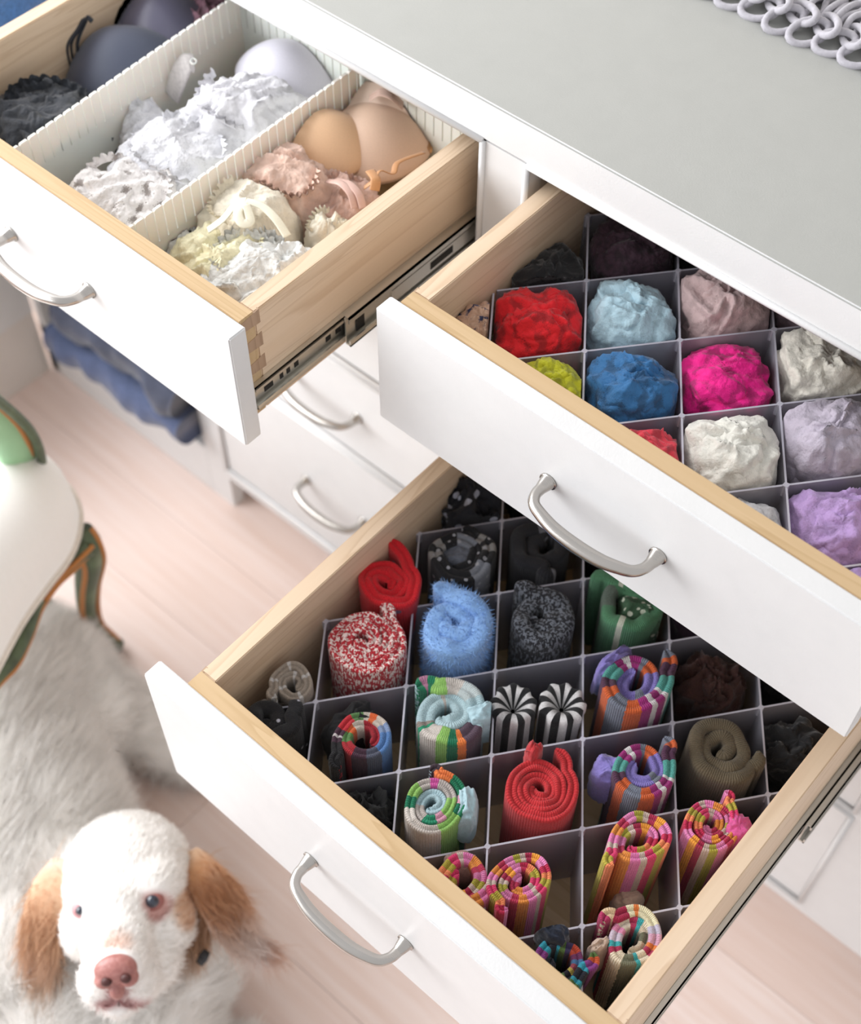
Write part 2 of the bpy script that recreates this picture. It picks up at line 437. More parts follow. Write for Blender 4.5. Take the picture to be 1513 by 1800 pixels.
# ---------------------------------------------------------------- soft shapes
def rid(p, f, seed):
    v = noise.noise((p[0] * f + seed * 7.13, p[1] * f - seed * 3.7, p[2] * f + seed))
    return 1 - abs(v) * 2
def blob(c, r, seed, amp=.12, freq=1.6, rot=0, bottom=.6, nu=72, nv=44, power=2.4, fine=.02, tilt=(0, 0), clipf=None):
    """crumpled cloth mound: displaced super-ellipsoid with folds"""
    V = []; Fc = []; cr, sr = math.cos(rot), math.sin(rot)
    def sp(v, e): return math.copysign(abs(v) ** e, v)
    ex = 2 / power
    for j in range(nv + 1):
        ph = -PI / 2 + PI * j / nv
        for i in range(nu):
            th = 2 * PI * i / nu
            d = Vector((sp(math.cos(ph), ex) * sp(math.cos(th), ex), sp(math.cos(ph), ex) * sp(math.sin(th), ex), sp(math.sin(ph), ex * .9)))
            wv = Vector(d) + Vector((noise.noise((d.x * 1.3 + seed, d.y * 1.3, d.z)), noise.noise((d.x, d.y * 1.3 + seed * 2, d.z)), 0)) * .55
            k = rid(wv, freq, seed); k2 = rid(wv, freq * 2.7, seed + 5)
            s = 1 + amp * (max(k, 0) ** 2 - .5) + amp * .30 * (max(k2, 0) ** 1.5 - .5) + fine * noise.noise((d.x * 17 + seed, d.y * 17, d.z * 17))
            p = Vector((d.x * r[0] * s, d.y * r[1] * s, d.z * r[2] * (s + .05 * (s - 1)) * (1 if d.z > 0 else bottom)))
            p.z += p.x * tilt[0] + p.y * tilt[1]
            q = Vector((c[0] + p.x * cr - p.y * sr, c[1] + p.x * sr + p.y * cr, c[2] + p.z))
            if clipf: q = clipf(q)
            V.append(q)
    for j in range(nv):
        for i in range(nu):
            i2 = (i + 1) % nu; Fc.append((j * nu + i, j * nu + i2, (j + 1) * nu + i2, (j + 1) * nu + i))
    Fc.append(tuple(range(nu - 1, -1, -1))); Fc.append(tuple(nv * nu + k for k in range(nu)))
    return V, Fc
def ruffle(P, width, amp, waves, up=Vector((0, 0, 1)), n=8, scallop=.25):
    """wavy lace edging: ribbon standing off a path"""
    Q = catmull(P, n); V = []; Fc = []; m = len(Q)
    for i, p in enumerate(Q):
        t = (Q[min(i + 1, m - 1)] - Q[max(i - 1, 0)]).normalized(); s = t.cross(up).normalized()
        a = 2 * PI * waves * i / (m - 1)
        for k in range(4):
            h = k / 3; ww = width * (1 - scallop + scallop * abs(math.sin(a * 1.5)))
            V.append(p + up * (h * ww * .8) + s * (math.sin(a) * amp * h + h * width * .35))
    for i in range(m - 1):
        for k in range(3): Fc.append((i * 4 + k, (i + 1) * 4 + k, (i + 1) * 4 + k + 1, i * 4 + k + 1))
    o = len(V); V2 = [v + Vector((.0004, .0004, -.0004)) for v in V]
    return V + V2, Fc + [tuple(x + o for x in f[::-1]) for f in Fc]

# ---------------------------------------------------------------- folded lace underwear (drawer B)
def clipper(x0, x1, y0, y1, z0=None):
    def f(q):
        q.x = min(max(q.x, x0), x1); q.y = min(max(q.y, y0), y1)
        if z0 is not None: q.z = max(q.z, z0)
        return q
    return f
def cellclip(o, e1, e2, j, i, m, rect, z0):
    mat2 = Matrix(((e1.x, e2.x), (e1.y, e2.y))).inverted()
    base = Matrix(((e1.x, e2.x), (e1.y, e2.y)))
    def f(q):
        a = mat2 @ (Vector((q.x, q.y)) - o)
        a.x = min(max(a.x, j + m), j + 1 - m); a.y = min(max(a.y, i + m), i + 1 - m)
        b = base @ a + o
        q.x = min(max(b.x, rect[0]), rect[1]); q.y = min(max(b.y, rect[2]), rect[3]); q.z = max(q.z, z0)
        return q
    return f
RB = (.0745, .4755, -.1525, .25); RC = (.0925, .4845, -.433, .015)
def panty(j, i, mat, label, seed, top=.862, dx=0, dy=0, s=1.0, flap=True, trim=None, name='folded_brief'):
    x, y = cellB(j, i, dx, dy); x = min(max(x, RB[0] + .018), RB[1] - .018); y = max(y, RB[2] + .016)
    T = thing(name, label, 'underwear', (x, y, .801), 'folded underwear in the honeycomb insert')
    cl = cellclip(oB, e1B, e2B, j, i, .03, RB, .801)
    rnd = random.Random(seed); rot = math.radians(52) + rnd.uniform(-.2, .2)
    zc = .830
    v1 = blob((x, y, zc), (.036 * s, .0355 * s, top - zc), seed, .16, 1.1, rot, .85, 64, 40, 3.1, .03, clipf=cl)
    obj('fold', *v1, mat, T, True)
    if flap:
        a = rnd.uniform(-.6, .6) - PI / 2 + .3
        ox, oy = math.cos(a) * .008, math.sin(a) * .008
        v2 = blob((x + ox, y + oy, zc + .003), (.030 * s, .025 * s, top - zc + .001), seed + 31, .16, 1.3, rot + rnd.uniform(-.5, .5), .7, 56, 34, 2.3, .03, tilt=(rnd.uniform(-.15, .15), -.15), clipf=cl)
        obj('fold', *v2, mat, T, True)
        v3 = blob((x - ox * 1.3, y - oy * 1.3, zc + .004), (.028 * s, .019 * s, top - zc - .001), seed + 57, .16, 1.4, rot + rnd.uniform(-.8, .8), .7, 48, 30, 2.2, .03, clipf=cl)
        obj('fold', *v3, mat, T, True)
    if trim:
        P = []
        for k in range(9):
            q = PI * .15 + PI * .95 * k / 8
            P.append(cl(Vector((x + math.cos(q) * .022 * s, y + math.sin(q) * .022 * s, top - .011))))
        obj('lace_trim', *ruffle(P, .006, .0012, 9), mat, T, True)
    return T
L = lace
panty(0, -1, L('red_lace', '#e01220', scale=120, dark=.5), 'bright red folded lace brief', 3, .868, trim=1)
panty(1, -1, L('sky_lace', '#b4d3e0', scale=120, dark=.75), 'pale sky blue folded lace brief', 4, .866, trim=1)
panty(2, -1, L('mauve_lace', '#cdb3b2', scale=140, dark=.8), 'dusty pink folded lace brief just under the counter edge', 5, .872)
panty(1, -2, L('blue_lace', '#2d6ba0', scale=110, dark=.5), 'deep blue folded lace brief with scalloped edge', 6, .866, trim=1)
panty(2, -2, L('magenta_lace', '#f0148c', scale=120, dark=.5), 'hot magenta folded lace brief', 7, .856)
panty(3, -2, L('ivory_lace', '#dcd8cc', scale=150, dark=.82), 'ivory folded lace brief at right frame edge', 8, .868)
panty(2, -3, L('white_lace', '#dddbd2', scale=120, dark=.84), 'off-white folded lace brief below the magenta one', 9, .868)
panty(3, -3, L('lilac_lace', '#b3aab8', scale=110, dark=.82), 'grey-lilac folded lace brief right of the off-white one', 10, .872)
panty(3, -4, L('purple_lace', '#b394c8', scale=110, dark=.72), 'light purple folded brief at the right frame edge', 11, .860)
panty(0, -2, L('lime_lace', '#b4b411', scale=150, dark=.6), 'yellow-green folded brief against the drawer front', 12, .866, dx=.006, dy=.012, s=.9)
panty(1, -3, L('coral_lace', '#dd3b4c', scale=150, dark=.55), 'coral red folded brief against the drawer front', 13, .862, dx=.004, dy=.008, s=.9)
panty(2, -4, L('silver_lace', '#bdbcbe', scale=150, dark=.7), 'silver grey folded brief against the drawer front', 14, .853, dy=.012, s=.9)
panty(0, 0, cloth('black_cotton', '#0b0a0e'), 'black folded brief beside the left drawer wall', 15, .858, dx=.006, dy=-.012)
panty(1, 0, L('plum_lace', '#3a2230', scale=220, dark=.5), 'dark plum folded lace brief under the counter edge', 16, .868)
panty(2, 0, cloth('ink_cotton', '#14131a'), 'ink black folded brief right of the plum one', 17, .862)
panty(1, 1, L('rose_print', '#7c4558', hole='#3f6670', scale=170), 'rose and teal patterned brief at the back', 18, .862, flap=False)
panty(3, -1, L('mauve_grey', '#a59099', scale=140, dark=.75), 'mauve folded brief deep under the counter edge', 19, .858)
panty(-1, -1, L('peach_navy_print', '#c8a48c', hole='#2b2f52', scale=210), 'small peach and navy printed brief in the front left corner', 20, .872, dx=.012, dy=.022, s=.62, flap=False)
panty(4, -4, L('violet_grey', '#9a8fa8', scale=140), 'violet grey folded brief outside the photo edge', 21, .86)
panty(3, -5, L('violet_lace', '#a98fc4', scale=140), 'violet folded brief in the front right corner', 22, .856)

# ---------------------------------------------------------------- rolled socks (drawer C)
def sock(j, i, mat, label, R=.031, turns=3.2, start=0, tail=.02, r0=.004, asp=1.0, top=.658, seed=1, dx=0, dy=0, rot=0, cuff=None, dip=.004, dbl=True, name='rolled_sock', fuzz=0, tailz=0, zb=.545, wob=.1, lean=(0, 0), ccw=1, tk=.93):
    x, y = cellC(j, i, dx, dy); x = min(max(x, RC[0] + .022), RC[1] - .02); y = max(y, RC[2] + .018)
    T = thing(name, label, 'sock', (x, y, zb), 'rolled socks in the honeycomb insert')
    R *= 1.07; start += ccw * 2 * PI * turns * .13; turns *= .87; wob += .05
    cl = cellclip(oC, e1C, e2C, j, i, .03, RC, zb)
    pitch = (R - r0) / turns; th = pitch * tk / 2
    N = int(turns * 40); cen = []
    for k in range(N + 1):
        a = start + ccw * 2 * PI * turns * k / N; r = r0 + (R - th - r0) * k / N
        r *= 1 + wob * noise.noise((math.cos(a) * .9 + seed * 3, math.sin(a) * .9, k / N * 2.2 + seed))
        cen.append(Vector((math.cos(a) * r, math.sin(a) * r * asp)))
    d = (cen[-1] - cen[-3]).normalized()
    nT = 8
    for k in range(1, nT + 1):
        if tail: cen.append(cen[N] + d * tail * k / nT + Vector((d.y, -d.x)) * (.004 * ccw) * math.sin(k / nT * PI))
    L_ = [0]
    for a, b in zip(cen, cen[1:]): L_.append(L_[-1] + (b - a).length)
    tot = L_[-1]; prof = []
    # cross-section (offset, height below top); double-lobed for the folded layers
    if dbl: prof = [(1, 9), (1, .005), (.97, .0022), (.82, .0006), (.55, 0), (.25, .0009), (.04, .0026), (-.18, .0009), (-.5, 0), (-.8, .0006), (-.97, .0022), (-1, .005), (-1, 9)]
    else: prof = [(1, 9), (1, .006), (.94, .003), (.75, .001), (.4, .0001), (0, 0), (-.4, .0001), (-.75, .001), (-.94, .003), (-1, .006), (-1, 9)]
    m = len(prof); V = []; UV = []; cr, sr = math.cos(rot), math.sin(rot)
    for k, c_ in enumerate(cen):
        t = (cen[min(k + 1, len(cen) - 1)] - cen[max(k - 1, 0)]).normalized(); nrm = Vector((t.y, -t.x)) * ccw
        f = k / (len(cen) - 1); endt = min(1, k / 3 + .35, (len(cen) - 1 - k) / 3 + .35)
        zt = top - dip * (1 - min(1, k / N)) ** 1.0 + .0050 * noise.noise((c_.x * 55 + seed, c_.y * 55, seed * 2.))
        if k > N: zt += tailz * (k - N) / nT
        for a, h in prof:
            q = c_ + nrm * (a * th * endt)
            z = zb if h > 1 else max(zt - h, zb)
            lx = lean[0] * (z - zb) / .1; ly = lean[1] * (z - zb) / .1
            p = Vector((x + q.x * cr - q.y * sr + lx, y + q.x * sr + q.y * cr + ly, z))
            if z < .645: p = cl(p)
            V.append(p); UV.append((L_[k] / tot, (top - z) * 10))
    Fc = []
    for k in range(len(cen) - 1):
        for a in range(m - 1): Fc.append((k * m + a, (k + 1) * m + a, (k + 1) * m + a + 1, k * m + a + 1))
    Fc.append(tuple(range(m))); Fc.append(tuple((len(cen) - 1) * m + a for a in range(m - 1, -1, -1)))
    o = obj('roll', V, Fc, mat, T, True, uvs=UV)
    if cuff:
        cm, pos, size, rt, sd = cuff
        bx_ = blob((x + pos[0], y + pos[1], pos[2]), size, sd, .14, 1.1, rt, 1.0, 48, 34, 3.0, .02, clipf=cl)
        q = obj('cuff', *bx_, cm, T, True)
    if fuzz:
        strands('fuzz', o, 9000, .0042, .0007, mat, T, seed, zmin=.02, jitter=.8)
    return T
def crumple(j, i, mat, label, seed, top=.652, parts=3, dx=0, dy=0, s=1.0, name='balled_sock', r=.03, zb=.545):
    x, y = cellC(j, i, dx, dy); x = min(max(x, RC[0] + .018), RC[1] - .018); y = max(y, RC[2] + .018)
    T = thing(name, label, 'sock', (x, y, zb), 'rolled socks in the honeycomb insert')
    cl = cellclip(oC, e1C, e2C, j, i, .03, RC, zb); rnd = random.Random(seed)
    for k in range(parts):
        a = rnd.uniform(0, 6.28); q = .010 * (k > 0)
        v = blob((x + math.cos(a) * q, y + math.sin(a) * q, .60), (r * s * (1 - .28 * (k > 0)), r * s * (.95 - .35 * (k > 0)), top - .60 - rnd.uniform(0, .004) * k), seed + k * 11, .26, 1.5, rnd.uniform(0, 3), 1, 64, 40, 2.5, .02, clipf=cl)
        obj('fold', *v, mat, T, True)
    return T
def strands(name, base, count, length, width, mat, parent, seed=0, zmin=None, jitter=.6, flow=None, taper=True, region=None, segs=2, colors=None, lenf=None, bend=0.0):
    me = base.data; rng = np.random.default_rng(seed)
    nv = len(me.vertices); co_ = np.empty(nv * 3); me.vertices.foreach_get('co', co_); co_ = co_.reshape(-1, 3)
    me.calc_loop_triangles(); nt = len(me.loop_triangles); tr = np.empty(nt * 3, dtype=np.int32); me.loop_triangles.foreach_get('vertices', tr); tr = tr.reshape(-1, 3)
    A, B, D = co_[tr[:, 0]], co_[tr[:, 1]], co_[tr[:, 2]]
    nr = np.cross(B - A, D - A); ar = np.linalg.norm(nr, axis=1) + 1e-12; nr = nr / ar[:, None]
    cen = (A + B + D) / 3; wgt = ar.copy()
    if zmin is not None: wgt = wgt * (cen[:, 2] > zmin)
    if region is not None: wgt = wgt * region(cen)
    wgt /= wgt.sum(); idx = rng.choice(nt, count, p=wgt)
    u = rng.random(count); v = rng.random(count); sw = u + v > 1; u[sw] = 1 - u[sw]; v[sw] = 1 - v[sw]
    P = A[idx] + (B - A)[idx] * u[:, None] + (D - A)[idx] * v[:, None]; Nn = nr[idx]
    d = Nn * (1 if flow is None else .55) + rng.normal(0, jitter, (count, 3)) * .4
    fl_ = None
    if flow is not None: fl_ = flow(P, Nn); d = d + fl_
    d /= np.linalg.norm(d, axis=1)[:, None]
    ln_ = length * (.6 + .7 * rng.random(count))
    if lenf is not None: ln_ = ln_ * lenf(P)
    rv = rng.normal(0, 1, (count, 3)); s = np.cross(d, rv); s /= np.linalg.norm(s, axis=1)[:, None]
    V = []; lay = []
    cur = P.copy(); dd = d.copy()
    for k in range(segs + 1):
        wd = width * (1 - k / segs * .92) if taper else width
        lay.append(np.stack([cur - s * wd / 2, cur + s * wd / 2], 1))
        dd = dd + np.array([0, 0, -bend]) * (1. / segs) + (0 if fl_ is None else fl_ * .35)
        dd /= np.linalg.norm(dd, axis=1)[:, None]
        cur = cur + dd * (ln_ / segs)[:, None]
    VV = np.concatenate(lay, 1)  # count, 2*(segs+1), 3
    m = 2 * (segs + 1); base_i = np.arange(count) * m
    fs = []
    for k in range(segs): fs.append(np.stack([base_i + 2 * k, base_i + 2 * k + 1, base_i + 2 * k + 3, base_i + 2 * k + 2], 1))
    Fc = np.concatenate(fs, 0)
    me2 = bpy.data.meshes.new(name)
    nV = count * m; nF = len(Fc)
    me2.vertices.add(nV); me2.vertices.foreach_set('co', VV.reshape(-1).astype(np.float32))
    me2.loops.add(nF * 4); me2.loops.foreach_set('vertex_index', Fc.reshape(-1).astype(np.int32))
    me2.polygons.add(nF); me2.polygons.foreach_set('loop_start', np.arange(0, nF * 4, 4, dtype=np.int32))
    me2.materials.append(mat)
    if colors is not None:
        cc = colors(P); at = me2.color_attributes.new('coat', 'FLOAT_COLOR', 'POINT')
        at.data.foreach_set('color', np.repeat(cc, m, axis=0).reshape(-1).astype(np.float32))
    uv = me2.uv_layers.new(name='UVMap')
    me2.update(); me2.validate(); me2.shade_smooth()
    o = bpy.data.objects.new(name, me2); C.objects.link(o); o.parent = parent
    o['kind'] = 'stuff'
    return o

st = stripe
TEAL, PUR, ORG, MAG, WHT, GRY, PLUM = '#4f9c92', '#7f72b8', '#c85a28', '#96206f', '#d5d0d0', '#6f7482', '#4a2440'
purple_mix = [(PUR, 5), (GRY, 1), (PUR, 3), (ORG, 1.3), (GRY, .6), (MAG, 1.2), (WHT, .7), (MAG, 1), (TEAL, 2), (PLUM, 1.2), (ORG, 1.2), (GRY, 1.8), (ORG, 1.4), (MAG, 1.1), (WHT, .8), (MAG, 1), (WHT, .5), (TEAL, 2.2), (PLUM, 1.8), (ORG, .8), (GRY, 1)]
pinkmix = [('#d67cab', 1), ('#b32a4e', .8), ('#de8a3c', 1), ('#e07bb0', .9), ('#c9b3a8', .6), ('#d8366a', .9), ('#b3a43a', .9), ('#ef8a5a', .7), ('#c2254f', .8), ('#e889bd', 1), ('#efa03a', .8), ('#a8254a', .7), ('#c9b3a8', .6), ('#a9a13a', .8)]
green_mix = [('#a8c4cc', 4), ('#b9b0aa', 1.2), ('#1f8a66', .9), ('#d79bb2', .7), ('#8fc063', 1.5), ('#b9b0aa', 1.6), ('#c44f97', .7), ('#b9b0aa', .8), ('#8fc063', 1.1), ('#167a58', .9), ('#e8e0d8', 1.0), ('#c9c0b8', 2.4), ('#8fc063', 1.6), ('#0f7450', .9), ('#d79bb2', .9), ('#0f7450', 1.6), ('#f07f42', 1.3), ('#3b2a33', .8)]
pale_mix = [('#a9c3c9', 7), ('#b5aca6', .5), ('#a9c3c9', 4), ('#8b8078', .5), ('#1f8a66', .3), ('#c9c0b8', 1.8), ('#8fc063', 1.2), ('#c99', .001), ('#0f7450', 1), ('#e97f3e', .7), ('#55404f', 2.2), ('#a9c3c9', 3.4), ('#b5c0c0', 2.2), ('#c4bcb4', 2), ('#8fc063', 1.6), ('#0f7450', .8), ('#a9718c', .7), ('#0f7450', .9)]
pale_mix = [p for p in pale_mix if len(p[0]) == 7]
blue_mix = [('#a31d2c', 3), ('#c9bdb0', 1), ('#d8622e', .8), ('#5d8a4f', 1), ('#b02530', 1.3), ('#472a3c', 1.2), ('#54586a', 1.2), ('#557fb8', 2.0), ('#8094b8', .9), ('#c9bdb0', .9), ('#d8622e', .7), ('#c9bdb0', .6), ('#5d8a4f', 1.1), ('#c52733', 1.5), ('#472a3c', .7), ('#d0c8c8', .25), ('#472a3c', .5), ('#0d0c12', 3)]
cream_mix = [('#c9b89f', 2), ('#6d6e58', 1), ('#e3d6bd', .9), ('#37a3a8', .5), ('#a8284f', .6), ('#d8cbb8', 1), ('#e38fb4', .7), ('#c9b9c9', 1), ('#37a3a8', .5), ('#a8284f', .5), ('#e3d6bd', .9), ('#6d6e58', 1.1), ('#37a3a8', .4), ('#e3d6bd', .9), ('#a8284f', .7), ('#e07d3a', .5), ('#d7a5bf', 1), ('#bfb8cc', .8), ('#e3dcb8', 2.2), ('#e07d3a', .4), ('#e3dcb8', .7), ('#a01440', 1.4), ('#d3b590', .8), ('#b02a5c', .8)]
navy_mix = [('#161a2a', 1), ('#2fa0b8', .6), ('#8a3a8a', .8), ('#d05a30', .5), ('#56753a', .6), ('#171425', .6), ('#c9b65a', .4), ('#a84a5a', .7), ('#4f7fb0', .5), ('#7a3566', .6), ('#c5482f', .6), ('#3a2f5a', .6), ('#56753a', .5), ('#2fa0b8', .4)]
red = st('cherry_knit', [('#d61020', 1)], dots=('#7a5a70', 48, .16))
coral = st('coral_red_knit', [('#c0262c', 1)])
marl = st('red_white_marl', [('#b01c2a', 1)], marl='#e8d3cc')
charmarl = st('charcoal_marl', [('#191a22', 1)], marl='#70757f')
olive = st('olive_brown_knit', [('#5a4e3a', 1)])
beige = st('beige_stripe_knit', [('#a89a8c', 3), ('#d5d0cc', .5)], rep=7)
bw = st('black_white_stripe', [('#0c0c10', 1), ('#e8e6e6', 1)], rep=9)
black = cloth('black_knit', '#08080b', dark=.6, sheen=.05)
navyc = cloth('navy_rib_knit', '#182338', dark=.6)
greyp = st('black_grey_pattern', [('#0d0d13', 3), ('#7e828c', 1.3), ('#0d0d13', 1), ('#8d8a88', .5), ('#101016', .5), ('#8d8a88', .5)], rep=2.2, dots=('#a5a6ad', 105, .2))
greyd = st('charcoal_stripe', [('#15151d', 4), ('#6f7078', .6), ('#1a1a22', .3), ('#6f7078', .3)], rep=1.8)
polka = st('black_polka', [('#14141d', 1)], dots=('#b9bccb', 62, .26))
blackdot = st('black_tiny_dots', [('#0e0d13', 1)], dots=('#c9c9d6', 52, .09))
greenk = st('green_fairisle', [('#4f8460', 2), ('#5d6b60', 1), ('#4f8460', 1), ('#c9cdbb', .25)], rep=2.3)
greensnow = st('green_snowflake', [('#38583e', 1)], dots=('#c5cbb9', 130, .3))
brownm = st('brown_magenta_stripe', [('#3a1a16', 3), ('#7a1f45', 1), ('#a8402c', .4), ('#6a1a48', 1), ('#a8402c', .3), ('#5d1440', 1.2), ('#8a6a2a', .5), ('#3b1d14', 2)], rep=1.5)
fluffb = cloth('light_blue_fleece', '#86b0e6', dark=.78, scale=500)
greenm = st('green_stripe_knit', green_mix); palem = st('pale_blue_stripe_knit', pale_mix); bluem = st('blue_red_stripe_knit', blue_mix)
purm = st('purple_stripe_knit', purple_mix); pnk = st('pink_orange_stripe_knit', pinkmix, rep=2.7); pnk2 = st('orange_pink_stripe_knit', pinkmix[5:] + pinkmix[:5], rep=2.2)
creamm = st('cream_stripe_knit', cream_mix); navym = st('navy_multi_stripe_knit', navy_mix, rep=2.4)
beigec = cloth('oatmeal_rib', '#c0a896', dark=.8); palec = cloth('pale_blue_rib', '#a9c6cf', dark=.85); purc = cloth('lavender_rib', '#8478bd', dark=.75)
corc = cloth('coral_rib', '#b82329', dark=.75); redc = cloth('cherry_rib', '#d61020', dark=.75); pinkc = cloth('pink_fluffy_rib', '#d0508f', dark=.75)
grnc = cloth('green_rib', '#4f8a60', dark=.7); blkc = cloth('black_rib', '#0a0a0e', dark=.6, sheen=.05)

def R(d): return math.radians(d)
sock(0, 1, red, 'bright red rolled sock with small grey dots', .031, 2.6, R(200), .034, top=.668, seed=2, dx=.022, dy=-.006, asp=.85, rot=R(20), tailz=.004, wob=.2, lean=(-.002, 0), cuff=(redc, (.012, .028, .640), (.012, .010, .026), R(50), 4))
sock(0, 0, marl, 'red and white marled chunky rolled sock', .034, 3.0, R(90), .014, top=.668, seed=3, dip=-.004, wob=.08)
sock(1, 0, fluffb, 'light blue fluffy rolled sock', .035, 2.2, R(60), .018, top=.672, seed=5, dbl=False, dip=.003, fuzz=1, wob=.12, tk=.98)
sock(2, 0, charmarl, 'black and grey flecked rolled sock', .032, 2.1, R(110), .014, top=.662, seed=6, dbl=False, asp=.95, wob=.25)
sock(-1, 0, beige, 'beige rolled sock with fine white stripes', .019, 2.0, R(240), .010, top=.660, seed=7, dx=.026, dy=-.004, wob=.15, r0=.005, cuff=(beige, (-.001, -.031, .625), (.013, .014, .026), R(20), 9))
sock(-1, -1, blackdot, 'black rolled sock with tiny white dots at left front', .024, 1.7, R(160), .012, top=.664, seed=8, dx=-.012, dy=.018, dbl=False, wob=.3, asp=.8)
sock(0, -1, bluem, 'rolled sock with blue, red and green bands beside black cuff', .0245, 2.0, R(280), .012, top=.660, seed=9, dx=.009, dy=.000, asp=1.15, r0=.008, wob=.14, rot=R(-20), cuff=(blkc, (-.021, .006, .615), (.016, .026, .040), R(-10), 3))
sock(1, -1, palem, 'pale blue rolled sock with brown and green bands', .033, 2.0, R(150), .018, top=.662, seed=10, asp=1.0, wob=.2, r0=.006, cuff=(palec, (.021, .018, .640), (.010, .015, .026), R(-35), 13))
crumple(0, -2, black, 'crumpled black sock against the drawer front', 41, .648, dx=.006, dy=.018, s=.95)
sock(1, -2, greenm, 'rolled sock with green, orange and white stripes', .0265, 3.0, R(120), .008, top=.662, seed=12, dx=-.005, dy=-.006, r0=.004, wob=.1, asp=1.1, cuff=(palec, (.020, .018, .635), (.017, .010, .028), R(-55), 21))
sock(2, -2, coral, 'coral red rolled sock with ribbed cuffs', .0305, 3.1, R(40), .020, top=.662, seed=13, dx=.004, dy=-.002, wob=.08, cuff=(corc, (-.024, .022, .642), (.007, .010, .026), R(20), 22))
T = bwT = thing('rolled_sock', 'pair of black and white striped rolled socks', 'sock', (*cellC(2, -1), .545), 'rolled socks in the honeycomb insert')
for k, (dx, dy) in enumerate(((-.014, -.016), (.016, .012))):
    x, y = cellC(2, -1, dx, dy)
    cl = cellclip(oC, e1C, e2C, 2, -1, .03, RC, .545); V = []; Fc = []; UV = []; n, m = 96, 16
    for a in range(m + 1):
        for b in range(n + 1):
            q = 2 * PI * b / n; h = a / m
            if h < .55: r, z = .019, .545 + .105 * h / .55
            else:
                g = (h - .55) / .45; r, z = .019 * (1 - g ** 1.3 * .9), .650 + .008 * math.sin(g * PI) - .012 * g
            r *= 1 + .07 * math.sin(9 * q + 2 * k) + .05 * noise.noise((math.cos(q) * 2, math.sin(q) * 2, h * 3 + k))
            p = Vector((x + math.cos(q) * r, y + math.sin(q) * r, z)); V.append(cl(p) if z < .64 else p); UV.append((b / n, h))
    for a in range(m):
        for b in range(n): s_ = a * (n + 1) + b; Fc.append((s_, s_ + 1, s_ + n + 2, s_ + n + 1))
    obj('roll', V, Fc, bw, T, True, uvs=UV)
sock(3, -1, purm, 'purple rolled sock with orange, teal and magenta bands', .030, 2.1, R(20), .020, top=.668, seed=15, asp=1.1, wob=.16, r0=.007, dx=.004, cuff=(purc, (-.026, .008, .638), (.007, .020, .030), R(-10), 25))
sock(3, -2, purm, 'purple rolled sock with teal bands, below the other purple one', .0265, 2.0, R(70), .014, top=.664, seed=16, asp=1.1, wob=.16, r0=.008, dx=.008, dy=.004, cuff=(purc, (-.022, -.012, .628), (.014, .013, .030), R(30), 26))
sock(4, -2, olive, 'olive brown rolled sock', .032, 2.6, R(150), .014, top=.660, seed=17, dbl=False, wob=.24, dx=-.003, dy=.003)
sock(3, 0, greenk, 'green patterned folded sock', .029, 1.6, R(-60), .02, top=.660, seed=18, asp=1.1, dbl=False, wob=.3, r0=.012, cuff=(greensnow, (.010, .006, .632), (.020, .017, .026), R(30), 28))
sock(1, 1, greyp, 'black and grey patterned folded sock', .031, 1.7, R(200), .014, top=.662, seed=19, asp=.95, wob=.25, r0=.012, cuff=(cloth('grey_heather', '#5d616c', dark=.7), (.000, .004, .640), (.018, .012, .018), R(30), 29))
sock(2, 1, greyd, 'charcoal folded sock with light stripes', .030, 1.8, R(20), .012, top=.656, seed=20, wob=.3, dbl=False, r0=.008)
crumple(1, 2, polka, 'black folded sock with white polka dots', 43, .668, 2, dx=.012, dy=-.006, s=1.0)
crumple(2, 2, black, 'dark sock at the back behind the charcoal one', 44, .650, 1)
crumple(3, 1, black, 'dark sock at the back behind the green one', 45, .652, 2)
crumple(4, -1, brownm, 'brown and magenta striped folded sock', 46, .648, 3)
crumple(4, 0, cloth('dark_violet_knit', '#4a3548', dark=.6), 'dark violet sock half under the upper drawer', 47, .652, 2)
crumple(5, -1, black, 'black sock under the upper drawer corner', 48, .636, 2)
crumple(5, -2, cloth('black_jersey', '#0b0c12', dark=.7), 'black folded stocking by the right drawer side', 49, .640, 2)
sock(4, -3, pnk, 'pink, orange and green striped rolled sock', .0225, 3.0, R(90), .008, top=.664, seed=21, dx=-.019, dy=.004, asp=1.15, wob=.12, cuff=(pinkc, (.018, .012, .640), (.012, .013, .024), R(20), 31))
sock(3, -3, pnk2, 'orange and pink striped sock roll with oatmeal cuff', .0225, 2.3, R(160), .012, top=.668, seed=22, dx=-.005, dy=.010, asp=1.3, rot=R(-20), wob=.2, r0=.006, lean=(0, .004), cuff=(beigec, (.014, -.016, .585), (.013, .011, .024), R(10), 32))
sock(2, -3, pnk, 'pink striped sock roll with oatmeal centre', .0225, 2.7, R(30), .008, top=.664, seed=23, dx=-.006, dy=-.008, asp=1.25, rot=R(-15), wob=.1, cuff=(beigec, (-.017, -.004, .615), (.008, .017, .032), R(-20), 33))
sock(1, -3, pnk2, 'pink and orange sock roll against the drawer front', .024, 1.9, R(60), .012, top=.658, seed=24, dx=.005, dy=.018, asp=1.2, wob=.25, r0=.007, cuff=(cloth('mauve_brown_rib', '#a08078', dark=.75), (-.012, .014, .630), (.014, .010, .024), R(40), 34))
sock(2, -4, navym, 'multicoloured striped sock roll with navy ribbed cuff', .0215, 1.8, R(100), .012, top=.660, seed=25, dx=.006, dy=.015, asp=1.15, wob=.25, r0=.007, cuff=(navyc, (-.018, .014, .645), (.013, .009, .022), R(20), 35))
sock(3, -4, creamm, 'cream striped sock roll with beige ribbed cuff', .0235, 1.9, R(200), .012, top=.664, seed=26, dx=-.004, dy=.012, asp=1.2, wob=.18, r0=.007, cuff=(beigec, (-.016, -.017, .630), (.006, .010, .032), R(-20), 36))

